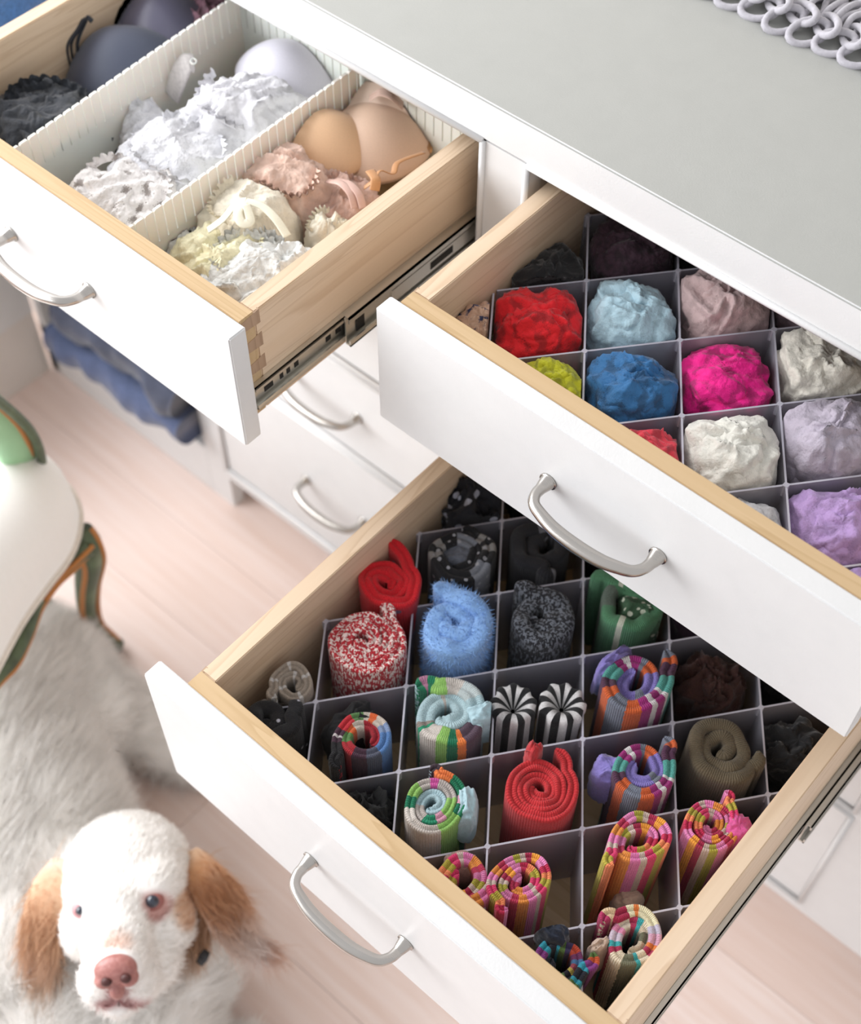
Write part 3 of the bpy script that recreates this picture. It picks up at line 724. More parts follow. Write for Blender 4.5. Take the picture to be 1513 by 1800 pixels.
# ---------------------------------------------------------------- lingerie drawer (A) dividers
def comb_plate(name, label, a, b, z0, z1, part='plate'):
    """white plastic divider with a slotted upper edge"""
    a = Vector(a); b = Vector(b); d = b - a; L_ = d.length; u = d.normalized(); n = Vector((-u.y, u.x))
    T = thing(name, label, 'drawer divider', (a.x, a.y, z0))
    pitch = .0104; zs = z1 - .034; V = []; Fc = []
    def pr(s0, s1, h0, h1, t):
        k = len(V)
        for h in (h0, h1):
            for s, q in ((s0, -t), (s1, -t), (s1, t), (s0, t)): p = a + u * s + n * q; V.append((p.x, p.y, h))
        Fc.extend(tuple(k + i for i in f) for f in ((3, 2, 1, 0), (4, 5, 6, 7), (0, 1, 5, 4), (1, 2, 6, 5), (2, 3, 7, 6), (3, 0, 4, 7)))
    pr(0, L_, z0, zs, .0013)
    obj('plate', V, Fc, plast, T)
    k = 0; s = 0
    while s < L_ - .002:
        V = []; Fc = []
        e = min(s + pitch - .0012, L_)
        q = len(V); prof = [(s, zs - .0002), (e, zs - .0002), (e, z1 - .0012), (e - .0012, z1), (s + .0012, z1), (s, z1 - .0012)]
        for t in (-.0013, .0013):
            for ss, h in prof: p = a + u * ss + n * t; V.append((p.x, p.y, h))
        m = 6; Fc.append(tuple(range(m - 1, -1, -1))); Fc.append(tuple(range(m, 2 * m)))
        for i in range(m): Fc.append((i, (i + 1) % m, m + (i + 1) % m, m + i))
        obj('tooth', V, Fc, plast, T); s += pitch
    return T
comb_plate('slotted_divider', 'ivory slotted plastic divider beside the dark lingerie', (-.318, -.2515), (-.340, .150), .807, .900)
comb_plate('slotted_divider', 'ivory slotted plastic divider between white and nude lingerie', (-.1705, -.2515), (-.1745, .0325), .807, .900)
comb_plate('slotted_divider', 'ivory slotted plastic cross divider under the counter edge', (-.334, .036), (-.0365, .036), .807, .900)

# ---------------------------------------------------------------- lingerie (A)
clA = clipper(-.4325, -.3225, -.250, .15, .809); clM = clipper(-.330, -.1770, -.250, .033, .809); clR = clipper(-.168, -.0365, -.250, .033, .809)
def pile(name, label, cat, px, py, z, r, mat, seed, clip, n=3, amp=.16, rot=.7, group=None, freq=1.2, spread=.02, trims=0, pw=2.2, up=Vector((0, 0, 1))):
    p = un(px, py, z); T = thing(name, label, cat, (p.x, p.y, .808), group); rnd = random.Random(seed)
    tz = r[2]
    zc = .83
    for k in range(n):
        a = rnd.uniform(0, 6.28); q = spread * (k > 0); s = 1 - .3 * (k > 0)
        v = blob((p.x + math.cos(a) * q, p.y + math.sin(a) * q, zc), (r[0] * s, r[1] * s, z - zc + rnd.uniform(-.006, .0) * k), seed + 13 * k, min(amp, .17), min(freq, 1.4), rot + rnd.uniform(-.5, .5) * (k > 0), .8, 84, 50, pw, .03, clipf=clip)
        obj('fold', *v, mat, T, True)
    for k in range(trims):
        a0 = rnd.uniform(0, 6.28); P = []
        for h in range(8):
            q = a0 + h * .32; rr = .62 + .08 * k
            P.append(clip(Vector((p.x + math.cos(q) * r[0] * rr, p.y + math.sin(q) * r[1] * rr, z - .012 + .004 * math.sin(q * 3)))))
        obj('lace_trim', *ruffle(P, .009, .0022, 11), mat, T, True)
    return T
blk_l = L('black_lace', '#22262e', scale=120, dark=.5); mauve_l = L('mauve_lace2', '#7a5563', scale=150, dark=.6)
eyelet = L('white_eyelet', '#dedad8', hole='#8a827e', scale=110, bump=1.3); floral = L('white_floral', '#dcdce0', scale=85, dark=.80, bump=1.5)
wtop = L('white_lace_top', '#dddce0', scale=120, dark=.8); creaml = L('cream_lace', '#e6ddca', scale=110, dark=.85); yel = L('butter_lace', '#ebe4c0', scale=160, dark=.9)
wruf = L('white_mesh', '#dcdcd8', scale=210, dark=.86); pinkl = L('blush_lace', '#dcbcab', scale=130, dark=.85); mauvp = L('rose_mesh', '#cba797', scale=180, dark=.82)
G = 'lingerie in the divided drawer'
pile('lace_garment', 'crumpled black lace garment in the drawer front corner', 'lingerie', 65, 190, .882, (.058, .064, 0), blk_l, 61, clA, 5, .34, 1.2, G, 1.9, .026, 3)
pile('lace_garment', 'mauve lace garment at the back beside the divider', 'lingerie', 350, 10, .872, (.028, .03, 0), mauve_l, 62, clA, 2, .2, .3, G)
pile('lace_garment', 'silver white satin garment behind the navy cups', 'lingerie', 200, -25, .875, (.03, .035, 0), L('silver_satin', '#c9cdd6', hole='#3a3a40', scale=120), 63, clA, 2, .25, .3, G)
pile('lace_garment', 'white eyelet lace garment nearest the drawer front', 'lingerie', 210, 318, .880, (.064, .052, 0), eyelet, 64, clM, 3, .2, 1.1, G, 1.3, .024, 2)
pile('lace_garment', 'white floral lace garment in the middle of the compartment', 'lingerie', 315, 243, .884, (.068, .052, 0), floral, 65, clM, 3, .22, 1.0, G, 1.4, .02, 2)
pile('lace_garment', 'large white lace garment toward the counter', 'lingerie', 430, 162, .894, (.068, .052, 0), wtop, 66, clM, 3, .2, .8, G, 1.3, .02, 2)
pile('lace_garment', 'small white satin garment leaning on the divider', 'lingerie', 255, 205, .868, (.026, .034, 0), floral, 67, clM, 2, .2, .8, G)
pile('lace_garment', 'cream lace garment beside the divider', 'lingerie', 430, 345, .892, (.046, .046, 0), creaml, 68, clR, 2, .12, .9, G, 1.0, .015, 1)
pile('lace_garment', 'butter yellow lace garment with ribbon', 'lingerie', 395, 415, .882, (.048, .040, 0), yel, 69, clR, 3, .25, .9, G, 1.6, .02, 1)
pile('lace_garment', 'white mesh garment with ruffled lace edge at front', 'lingerie', 455, 450, .886, (.054, .042, 0), wruf, 70, clR, 4, .26, .9, G, 1.7, .022, 3)
pile('lace_garment', 'ivory lace garment in the front left corner of the nude compartment', 'lingerie', 320, 425, .862, (.022, .036, 0), wruf, 71, clR, 2, .25, 1.2, G, 1.7, .014, 1)
pile('lace_garment', 'blush pink lace garment beside the divider', 'lingerie', 500, 285, .890, (.046, .040, 0), pinkl, 72, clR, 2, .14, .4, G, 1.1, .015, 2)
pile('lace_garment', 'rose mesh garment with satin straps by the drawer side', 'lingerie', 600, 335, .872, (.036, .042, 0), mauvp, 73, clR, 3, .22, .5, G, 1.5, .02, 1)
pile('lace_garment', 'pale fringe lace piece against the drawer side', 'lingerie', 575, 385, .876, (.022, .020, 0), creaml, 74, clR, 2, .3, .4, G, 1.8, .01, 2)
pile('lace_garment', 'dusty pink fold of cloth in the front right corner', 'lingerie', 440, 505, .872, (.022, .026, 0), cloth('dusty_pink', '#cdb5a6'), 75, clR, 1, .12, .9, G, 1.2, .01)

def cup(T, c, r, ax, up_, mat, clip, trimmat=None, depth=1.0, cut=.0, name='cup'):
    """moulded bra cup: dome shell. ax = direction the dome points, up_ = upper edge direction"""
    ax = Vector(ax).normalized(); up_ = Vector(up_); up_ = (up_ - ax * up_.dot(ax)).normalized(); sd = ax.cross(up_)
    c = Vector(c); V = []; Fc = []; n, m = 56, 18
    def P(rr, th, off=0):
        s = math.sin(th); k = 1 - .14 * max(0, s) ** 3 + .10 * max(0, -s)
        x = math.cos(th) * rr * r[0]; y = s * rr * r[1] * k
        h = (math.cos(min(1, rr) * PI / 2) ** .78) * r[2] * depth - off
        q = c + sd * x + up_ * y + ax * h
        return clip(q)
    for L2 in (0, .004):
        for a in range(m + 1):
            for b in range(n): V.append(P(a / m, 2 * PI * b / n, L2))
    for L2 in (0, 1):
        o0 = L2 * (m + 1) * n
        for a in range(m):
            for b in range(n):
                b2 = (b + 1) % n; f = (o0 + a * n + b, o0 + (a + 1) * n + b, o0 + (a + 1) * n + b2, o0 + a * n + b2)
                Fc.append(f if L2 == 0 else f[::-1])
    for b in range(n):
        b2 = (b + 1) % n; Fc.append((m * n + b, (2 * m + 1) * n + b, (2 * m + 1) * n + b2, m * n + b2))
    obj(name, V, Fc, mat, T, True)
    if trimmat:
        pts = [P(1.0, PI * 1.02 - PI * 1.04 * k / 40) for k in range(41)]
        parts = [tube(pts, .0013, 6, (1, 1))]
        for k in range(0, 41):  # zigzag stitching along the edge
            pass
        zz = []
        for k in range(121):
            th = PI * 1.02 - PI * 1.04 * k / 120; zz.append(P(1.0 - (.05 if k % 2 else .015), th, -.0006))
        parts.append(tube(zz, .0006, 5))
        obj('edge_trim', *merge(parts), trimmat, T, True)
def strap(T, pts, w_, mat, name='strap'):
    Q = catmull(pts, 8); v, f = tube(Q, w_, 8, (1, .22)); obj(name, v, f, mat, T, True)
def sat(n, c, r=.45): return cloth(n, c, fuzz=.12, rough=r, dark=.95, sheen=.2, scale=700)
navy = sat('navy_microfibre', '#3f4558', .6); navy2 = sat('slate_satin', '#5a586c', .38); tan = sat('tan_microfibre', '#dfb68f', .55); nude = sat('nude_microfibre', '#d8b8a0', .55)
blush = sat('blush_microfibre', '#e0c8b6', .6); lil = sat('lilac_white_satin', '#dddbe6', .5); strapn = sat('copper_strap', '#b5804f', .5); tantr = sat('tan_stitching', '#c99a66', .6)
vw = (CT - un(400, 250, .87)).normalized()
T = thing('bra', 'slate navy moulded bra with thin black straps', 'lingerie', tuple(un(205, 130, .808)), G)
cup(T, un(222, 118, .842), (.062, .056, .040), (-.12, -.1, 1), un(260, 60, .86) - un(215, 130, .86), navy, clA, sat('navy_edge', '#2c3142', .6))
cup(T, un(285, 48, .848), (.052, .056, .036), (.0, -.1, 1), un(250, 0, .86) - un(280, 80, .86), navy2, clA, None)
for k in range(3):
    strap(T, [clA(q) for q in [un(106 + 13 * k, 118, .835), un(110 + 13 * k, 78, .866), un(122 + 12 * k, 42, .878), un(134 + 10 * k, 27 + 2 * k, .884), un(142 + 10 * k, 38, .880)]], .0024, sat('black_strap', '#20242f', .5))
T = thing('bra', 'tan moulded bra with stitched edge nearest the blush lace', 'lingerie', tuple(un(580, 250, .808)), G)
cup(T, un(572, 256, .856), (.047, .046, .034), (-.1, -.15, 1), un(625, 200, .86) - un(572, 256, .86), tan, clR, tantr)
strap(T, [clR(q) for q in [un(640, 330, .885), un(655, 318, .892), un(668, 300, .894), un(690, 305, .890), un(700, 285, .890), un(745, 268, .885)]], .0030, strapn)
strap(T, [clR(q) for q in [un(650, 300, .892), un(660, 315, .895), un(658, 335, .888)]], .0044, strapn, 'bow')
T = thing('bra', 'nude moulded bra behind the tan one', 'lingerie', tuple(un(650, 240, .808)), G)
cup(T, un(662, 246, .852), (.052, .050, .034), (0, -.05, 1), un(690, 190, .86) - un(662, 246, .86), nude, clR, tantr)
T = thing('bra', 'pale blush moulded bra against the cross divider', 'lingerie', tuple(un(690, 200, .808)), G)
cup(T, un(685, 198, .856), (.050, .044, .036), (.05, .0, 1), un(700, 150, .86) - un(685, 198, .86), blush, clR, None)
for k in range(3): strap(T, [clR(q) for q in [un(650, 168 + 4 * k, .890), un(668, 158 + 4 * k, .898), un(690, 166 + 4 * k, .898), un(708, 182 + 4 * k, .888)]], .0022, sat('rose_taupe_strap', '#c4a596', .5))
T = thing('bra', 'white satin bra cup at the back of the white compartment', 'lingerie', tuple(un(500, 110, .808)), G)
cup(T, un(505, 125, .860), (.050, .042, .030), (0, 0, 1), un(520, 80, .86) - un(505, 120, .86), lil, clM, None)
T = thing('satin_ribbon', 'cream satin ribbon bow on the butter yellow lace', 'ribbon', tuple(un(430, 360, .893)), G)
rb = sat('cream_ribbon', '#f1ecd6', .4)
strap(T, [un(365, 405, .884), un(392, 385, .892), un(415, 358, .899), un(432, 354, .902)], .0042, rb, 'ribbon_tail')
strap(T, [un(432, 354, .902), un(460, 362, .900), un(485, 385, .896), un(505, 415, .888)], .0042, rb, 'ribbon_tail')
strap(T, [un(430, 356, .902), un(418, 372, .902), un(425, 392, .898), un(440, 388, .898), un(432, 360, .903)], .0040, rb, 'ribbon_loop')
T = thing('satin_straps', 'pair of rose satin straps looped over the mesh by the drawer side', 'strap', tuple(un(610, 330, .87)), G)
ro = sat('rose_satin', '#c9a598', .45)
for k in range(2): strap(T, [un(575 + 14 * k, 318 - 2 * k, .880), un(598 + 14 * k, 322, .888), un(616 + 14 * k, 340, .887), un(624 + 14 * k, 366, .878)], .0036, ro)
T = thing('lace_garment', 'white tucked garment with picot loop against the divider', 'lingerie', tuple(un(320, 150, .808)), G)
strap(T, [un(302, 170, .850), un(312, 140, .872), un(326, 112, .884), un(340, 112, .882)], .010, cloth('white_tricot', '#e2dcda'), 'panel')
v, f = tube([un(340 + 5 * math.cos(a), 108 + 5 * math.sin(a), .886) for a in [k * PI / 8 for k in range(17)]], .0008, 6); obj('loop', v, f, plast, T, True)

# blue clothes in the far-left drawer
p = un(20, 8, .90)
T = thing('folded_jeans', 'bright blue denim bundle in the far left drawer', 'clothes', (p.x, p.y, .80))
den = cloth('blue_denim', '#4a7fc6', dark=.7, scale=260)
obj('fold', *blob((-.592, -.05, .86), (.068, .12, .062), 81, .16, 1.2, .1, .8, 80, 50, 2.6, .01), den, T, True)
obj('fold', *blob((-.60, -.10, .875), (.055, .09, .05), 82, .2, 1.4, .5, .6, 80, 50, 2.4, .01), den, T, True)

# ---------------------------------------------------------------- jeans in the open bay
den2 = cloth('dark_denim', '#515d7e', dark=.72, scale=200, rough=.9)
T = thing('folded_jeans', 'dark blue folded jeans overhanging the open shelf below the drawer', 'clothes', (-.63, -.01, .10))
def garment(x0, x1, seed, y0, ztop, zlow, mat, nm):
    V = []; Fc = []; nx, ns = 60, 36
    prof = []
    for k in range(ns + 1):
        s = k / ns
        prof.append(s)
    for i in range(nx + 1):
        u = i / nx; x = x0 + (x1 - x0) * u
        for k, s in enumerate(prof):
            # closed loop profile: top surface forward, droop over edge, back under
            if s < .45: y = .30 - (.30 - y0) * (s / .45); z = ztop
            elif s < .62: a = (s - .45) / .17 * PI / 2; y = y0 - math.sin(a) * .022; z = ztop - (1 - math.cos(a)) * (ztop - zlow) * .5
            elif s < .75: a = (s - .62) / .13 * PI / 2; y = y0 - .022 + (1 - math.cos(a)) * .02; z = (ztop + zlow) / 2 - math.sin(a) * (ztop - zlow) * .5
            else: b = (s - .75) / .25; y = y0 - .002 + (.30 - y0) * b; z = zlow + .002
            n1 = noise.noise((x * 14 + seed, y * 5, z * 8)); n2 = noise.noise((x * 34, y * 12 + seed, z * 20))
            f = 1 if s < .75 else .25
            V.append(Vector((x + .01 * n1, y + .012 * n2 * f + (.012 * n1 if .4 < s < .8 else 0), z + (.014 * n1 + .005 * n2) * f)))
    m = ns + 1
    for i in range(nx):
        for k in range(ns): Fc.append((i * m + k, i * m + k + 1, (i + 1) * m + k + 1, (i + 1) * m + k))
        Fc.append((i * m + ns, i * m, (i + 1) * m, (i + 1) * m + ns))
    Fc.append(tuple(range(m))); Fc.append(tuple(nx * m + k for k in range(m - 1, -1, -1)))
    return obj(nm, V, Fc, mat, T, True)
garment(-.775, -.492, 3, -.022, .185, .128, den2, 'leg_fold')
garment(-.755, -.494, 9, -.012, .245, .185, cloth('dark_denim_upper', '#3c4256', dark=.72, scale=200), 'leg_fold')
garment(-.74, -.496, 15, .004, .33, .25, cloth('black_denim', '#23252e', dark=.7, scale=200), 'leg_fold')

# ---------------------------------------------------------------- cabinet on the left wall
lc = thing('side_cabinet', 'pale cabinet at right angles to the dresser with grey recessed panel', 'cabinet', (-.86, -.5, 0))
greym = plain('grey_mauve_panel', '#b1a5a3', .7)
boxo('carcass', (-1.35, -.872, -.42, -.004, 0, .42), paint_in, lc)
boxo('base_board', (-.872, -.860, -.42, -.004, 0, .135), plain('cabinet_cream', '#e0dad4', .6), lc)
boxo('rail', (-.872, -.856, -.42, -.004, .1352, .165), paint, lc)
boxo('stile', (-.872, -.856, -.060, -.004, .1652, .38), paint, lc)
boxo('top_rail', (-.872, -.856, -.42, -.004, .3802, .42), paint, lc)
boxo('recessed_panel', (-.8719, -.866, -1.6, -.0602, .1652, .38), greym, lc)
tg = plain('pale_spot', '#f1f0e8', .5)  # small raised pale spots on the grey panel
for a, b, z in ((-.105, .265, 0), (-.100, .232, 0), (-.083, .205, 0)):
    v, f = tube([(-.864, a, b - .014), (-.860, a, b - .010), (-.860, a, b + .010), (-.864, a, b + .014)], .0065, 8); obj('pale_spot', v, f, tg, lc, True)

# ---------------------------------------------------------------- crocheted mat on the counter
yarn = cloth('grey_tshirt_yarn', '#b6b3ba', fuzz=.2, dark=.85, rough=.85, scale=250)
km = thing('crocheted_mat', 'chunky light grey crocheted yarn mat on the white counter', 'mat', (.2, .40, CTZ))
def ring(cx_, cy_, cz_, rx_, ry_, rot, tilt, r, n=18):
    P = []
    for k in range(n + 2):
        a = 2 * PI * k / n; x = math.cos(a) * rx_; y = math.sin(a) * ry_
        P.append((cx_ + x * math.cos(rot) - y * math.sin(rot), cy_ + x * math.sin(rot) + y * math.cos(rot), cz_ + math.sin(a + .6) * tilt))
    return tube(P, r, 8, cap=False)
rnd = random.Random(5); x = -.02; row = 0
for y0 in (.243, .302, .361, .42):
    parts = []; x = -.02
    while x < .34:
        j1 = rnd.uniform(-.002, .002)
        parts.append(ring(x, y0 + j1, CTZ + .0075, .0165, .0090, R(38 + rnd.uniform(-14, 14)), .0060, .0032))
        parts.append(ring(x + .010, y0 + .011 + j1, CTZ + .0125, .0165, .0070, R(-34 + rnd.uniform(-14, 14)), .0060, .0032))
        x += .0245
    v, f = merge(parts); q = obj('crochet_edge', v, f, yarn, km, True)
    parts = []; x = -.02; yy = y0
    while x < .34:
        for d in (0, .0056, .0112, .0168):
            h = CTZ + .010 + rnd.uniform(-.003, .004); sx = rnd.uniform(-.003, .003)
            parts.append(tube(catmull([(x + d, yy + .012, h - .004), (x + d + sx, yy + .028, h + .002), (x + d - sx, yy + .045, h + .001), (x + d, yy + .058, h - .004)], 4), .0029, 8))
        x += .0245
    v, f = merge(parts); obj('yarn_strands', v, f, yarn, km, True)

# ---------------------------------------------------------------- chair
ch = thing('upholstered_chair', 'antique chair with cream upholstery and green and gilt cabriole leg', 'chair', tuple(un(60, 1000, 0)))
def greenpaint():
    t = NT('aged_green_paint'); n = t.noise(t.coord(), 25, 4, .6)
    t.base(t.ramp(n, [(.3, lin('#3e4735')), (.55, lin('#56654a')), (.75, lin('#6f8362'))])); return t.set(Roughness=.45)
gp = greenpaint(); gilt = plain('worn_gilt', '#b8773a', .5); gpl = plain('light_green_paint', '#9cc79c', .5)
def seatmat():
    t = NT('cream_ribbed_silk'); n = t.noise(t.coord((160, 160, 20), rot=(0, 0, .5)), 1.5, 2); t.base(t.mix(n, lin('#f6f4f0'), lin('#fbf9f6'))); t.bump(n, .12, .001); return t.set(Roughness=.7)
sm = seatmat()
out = [un(px, py, .385) for px, py in ((-18, 1178), (32, 1085), (76, 1022), (112, 975), (130, 935), (134, 893), (120, 855), (98, 834), (84, 824), (70, 826), (50, 832), (30, 832), (14, 822), (4, 800), (-40, 755), (-100, 732), (-190, 745), (-280, 840), (-295, 980), (-235, 1110), (-150, 1190), (-85, 1215), (-50, 1205))]
oc = sum(out, Vector()) / len(out); cl_ = catmull(out + [out[0]], 5)[:-1]
V = []; Fc = []; n = len(cl_)
ringsz = [(.0, .052), (.2, .051), (.4, .047), (.6, .039), (.75, .028), (.87, .014), (.94, .002), (.985, -.014), (1.0, -.03), (.99, -.044), (1.012, -.048), (1.018, -.054), (1.005, -.060), (.97, -.066), (.5, -.07), (.0, -.07)]
for s, h in ringsz:
    for p in cl_:
        q = oc + (p - oc) * max(s, .001); V.append(Vector((q.x, q.y, .432 + h)))
for k in range(len(ringsz) - 1):
    for i in range(n): Fc.append((k * n + i, k * n + (i + 1) % n, (k + 1) * n + (i + 1) % n, (k + 1) * n + i))
obj('seat_cushion', V, Fc, sm, ch, True)
v, f = tube([oc + (p - oc) * 1.02 + Vector((0, 0, -.012)) for p in cl_ + cl_[:1]], .0042, 8, cap=False); obj('piping', v, f, cloth('cream_piping', '#e9e0d4'), ch, True)
def band(pts, rad, mat, nm, flat=None, sg=12):
    v, f = tube(catmull(pts, 6), [a for i in range(len(rad) - 1) for a in [rad[i] + (rad[i + 1] - rad[i]) * k / 6 for k in range(6)]] + [rad[-1]], sg, flat); return obj(nm, v, f, mat, ch, True)
railp = [un(px, py, .352) for px, py in ((148, 962), (122, 988), (92, 1016), (64, 1058), (44, 1110), (20, 1158), (-15, 1195), (-60, 1260), (-140, 1330))]
band(railp, [.014, .010, .009, .009, .010, .010, .011, .012, .012], gp, 'seat_rail')
band([p + Vector((.007, -.001, -.006)) for p in railp], [.0042] * 9, gilt, 'gilt_line', sg=8)
band([p + Vector((.010, .006, .006)) for p in railp[:4]], [.003] * 4, gilt, 'gilt_line', sg=8)
legp = [un(140, 930, .365), un(150, 955, .345), un(157, 985, .30), un(152, 1030, .22), un(153, 1070, .14), un(166, 1103, .07), un(190, 1126, .03), un(207, 1136, .012)]
band(legp, [.014, .019, .0175, .0145, .0122, .0112, .0125, .0115], gp, 'leg')
band([legp[i] + d for i, d in enumerate([Vector((.012, .008, .004)), Vector((.015, .01, .0)), Vector((.014, .010, 0)), Vector((.011, .010, 0)), Vector((.010, .010, 0)), Vector((.006, .010, .004)), Vector((.004, .008, .010)), Vector((0, .004, .012))])], [.0035] * 8, gilt, 'gilt_line', sg=8)
band([legp[i] + d for i, d in enumerate([Vector((.008, -.012, .0)), Vector((.009, -.016, .0)), Vector((.009, -.014, 0)), Vector((.007, -.012, 0)), Vector((.006, -.012, 0)), Vector((.004, -.010, .004)), Vector((.002, -.008, .010)), Vector((0, -.004, .010))])], [.0035] * 8, gilt, 'gilt_line', sg=8)
# other legs (outside the photograph, carry the seat)
for a in (un(-240, 850, .37), Vector((-.44, -.525, .37)), un(-10, 860, .37)):
     band([a, a + Vector((0, 0, -.09)), a + Vector((0, 0, -.22)), a + Vector((0, 0, -.36))], [.02, .019, .014, .012], gp, 'leg')
# curved back post
post = [un(34, 836, .40), un(36, 812, .45), un(28, 785, .49), un(10, 755, .53), (un(-25, 722, .58)), un(-70, 690, .64)]
band(post, [.022, .023, .023, .022, .022, .022], gpl, 'back_post', (1, .55))
for d in (1, -.2):
    pp = [p + Vector((.017 * d + .002, .014 * d + .002, .003)) for p in post]; band(pp, [.0055] * 6, gp, 'post_moulding', sg=8)
pp = [p + Vector((.012, .009, .010)) for p in post]; band(pp, [.0038] * 6, gilt, 'gilt_line', sg=8)

# ---------------------------------------------------------------- dog
def icos(c, r, rot=None, sub=3):
    bm = bmesh.new(); bmesh.ops.create_icosphere(bm, subdivisions=sub, radius=1)
    M = Matrix.Diagonal((*r, 1))
    if rot is not None: M = rot.to_4x4() @ M
    bmesh.ops.transform(bm, matrix=Matrix.Translation(c) @ M, verts=bm.verts)
    v = [x.co.copy() for x in bm.verts]; bm.verts.index_update(); f = [[a.index for a in p.verts] for p in bm.faces]; bm.free(); return v, f
def fuse(name, parts, vox, mat, parent, smooth_it=12):
    v, f = merge(parts); me = bpy.data.meshes.new('tmp'); me.from_pydata([tuple(a) for a in v], [], f)
    o = bpy.data.objects.new('tmp', me); C.objects.link(o)
    m = o.modifiers.new('r', 'REMESH'); m.mode = 'VOXEL'; m.voxel_size = vox
    s = o.modifiers.new('s', 'SMOOTH'); s.iterations = smooth_it; s.factor = .5
    dg = bpy.context.evaluated_depsgraph_get(); ev = o.evaluated_get(dg); me2 = bpy.data.meshes.new_from_object(ev)
    vv = [x.co.copy() for x in me2.vertices]; ff = [tuple(p.vertices) for p in me2.polygons]
    bpy.data.objects.remove(o); bpy.data.meshes.remove(me); bpy.data.meshes.remove(me2)
    return obj(name, vv, ff, mat, parent, True)
HC_ = un(222, 1548, .25); hs = (HC_ - CT).length / F * 1.0
right = Vector(RM[0]); upv = -Vector(RM[1]); tow = -Vector(RM[2])
rl = R(5); u_ = (right * math.cos(rl) + upv * math.sin(rl)); v_ = (upv * math.cos(rl) - right * math.sin(rl)); w_ = tow
HR = Matrix((u_, v_, w_)).transposed()
hs = (HC_ - CT).dot(-tow) / F
def H(px, py, w=0):
    r = RM.transposed() @ Vector(((px - CX) / F, (py - CY) / F, 1.0))
    return CT + r * ((HC_ - CT).dot(-tow) - w)
dog = thing('dog', 'long-haired white dog with tan ears lying on the floor, looking up', 'dog', tuple(un(120, 1400, 0)))
def coatmat(nm):
    t = NT(nm); a = t.add('ShaderNodeAttribute', attribute_name='coat'); n = t.noise(t.coord(), 60, 3)
    t.base(t.mix(n, t.mix(1, a.outputs['Color'], (.95, .95, .95, 1), 'MULTIPLY'), a.outputs['Color']))
    tr = t.add('ShaderNodeBsdfTranslucent'); t.link(a.outputs['Color'], tr.inputs[0]); mx = t.add('ShaderNodeMixShader'); mx.inputs[0].default_value = .4
    t.link(t.b.outputs[0], mx.inputs[1]); t.link(tr.outputs[0], mx.inputs[2])
    if nm == 'dog_fur': t.link(mx.outputs[0], t.out.inputs['Surface'])
    return t.set(Roughness=.8, Sheen_Weight=.3)
coat = coatmat('dog_coat'); furm = coatmat('dog_fur')
px_ = lambda k: k * hs
B_ = []
def E(c, r, rot=None): B_.append(icos(c, r, rot))
# head (in the head's own frame)
def Hd(px, py, w, ru, rv, rw): E(H(px, py, w), (ru * hs, rv * hs, rw), HR)
Hd(225, 1530, -.005, 112, 96, .066)
Hd(222, 1500, -.02, 98, 72, .058)
Hd(165, 1560, .030, 52, 48, .036); Hd(272, 1548, .030, 52, 48, .036)
Hd(150, 1625, .018, 42, 62, .042); Hd(296, 1612, .016, 46, 66, .042)
Hd(208, 1608, .052, 62, 66, .040); Hd(205, 1655, .078, 58, 56, .036)
Hd(203, 1695, .100, 52, 44, .030)
Hd(172, 1722, .082, 30, 44, .028); Hd(244, 1718, .082, 34, 46, .028); Hd(210, 1762, .070, 34, 26, .022)
Hd(240, 1690, .040, 75, 60, .04)
# neck, chest, trunk, haunch, legs
def Wd(px, py, z, r): E(un(px, py, z), r)
Wd(205, 1560, .17, (.070, .070, .075)); Wd(225, 1670, .13, (.080, .080, .08)); Wd(295, 1720, .085, (.068, .075, .07)); Wd(230, 1790, .08, (.10, .10, .075))
Wd(330, 1700, .09, (.05, .055, .055)); Wd(120, 1740, .10, (.08, .09, .09)); Wd(60, 1660, .12, (.09, .09, .10))
Wd(80, 1470, .12, (.10, .10, .105)); Wd(20, 1400, .12, (.12, .12, .115)); Wd(-10, 1340, .12, (.105, .12, .12)); Wd(20, 1240, .12, (.09, .10, .115)); Wd(85, 1430, .09, (.075, .075, .085)); Wd(60, 1560, .12, (.11, .11, .11))
Wd(90, 1190, .09, (.09, .075, .085)); Wd(150, 1240, .07, (.085, .065, .065)); Wd(215, 1262, .045, (.065, .05, .043)); Wd(275, 1300, .03, (.055, .04, .030)); Wd(320, 1325, .025, (.05, .035, .024))
Wd(70, 1110, .05, (.06, .035, .04)); Wd(130, 1130, .035, (.05, .03, .03))
Wd(-60, 1640, .11, (.12, .12, .11)); Wd(-40, 1500, .13, (.14, .13, .12))
# front legs folded in front of the chest
E(Vector((.14, -.62, .04)), (.05, .10, .04)); E(Vector((.02, -.70, .04)), (.05, .10, .04))
body = fuse('body', B_, .0052, coat, dog, 8)
TANP = [(H(62, 1600, .02), .06), (H(400, 1560, .0), .05)]
def coatcol(P):
    P = P + np.array(dog.location)
    c = np.tile(np.array([lin('#fbf9f6')]), (len(P), 1))
    def patch(ctr, rad, col, amt=1.0):
        d = np.linalg.norm(P - np.array(ctr), axis=1); k = np.clip((rad - d) / (rad * .35), 0, 1)[:, None] * amt
        c[:] = c * (1 - k) + np.array(lin(col)) * k
    patch(H(205, 1668, .100), .022, '#e3b9a0', .8)
    patch(H(142, 1600, .055), .015, '#d9a9a4', .7); patch(H(268, 1590, .055), .022, '#c98f86', .85)
    patch(H(322, 1600, .03), .026, '#d9ab80', .75); patch(H(325, 1560, .01), .022, '#c99c78', .6)
    patch(H(312, 1700, -.02), .03, '#cfae90', .5); patch(H(210, 1750, .08), .016, '#c99a98', .8); patch(H(186, 1752, .09), .016, '#c49290', .85); patch(H(234, 1750, .09), .018, '#b98886', .85); patch(H(205, 1740, .11), .014, '#c49290', .9)
    patch(un(190, 1290, .04), .045, '#d8c0ac', .6); patch(un(240, 1330, .02), .035, '#c9a98c', .5)
    return c
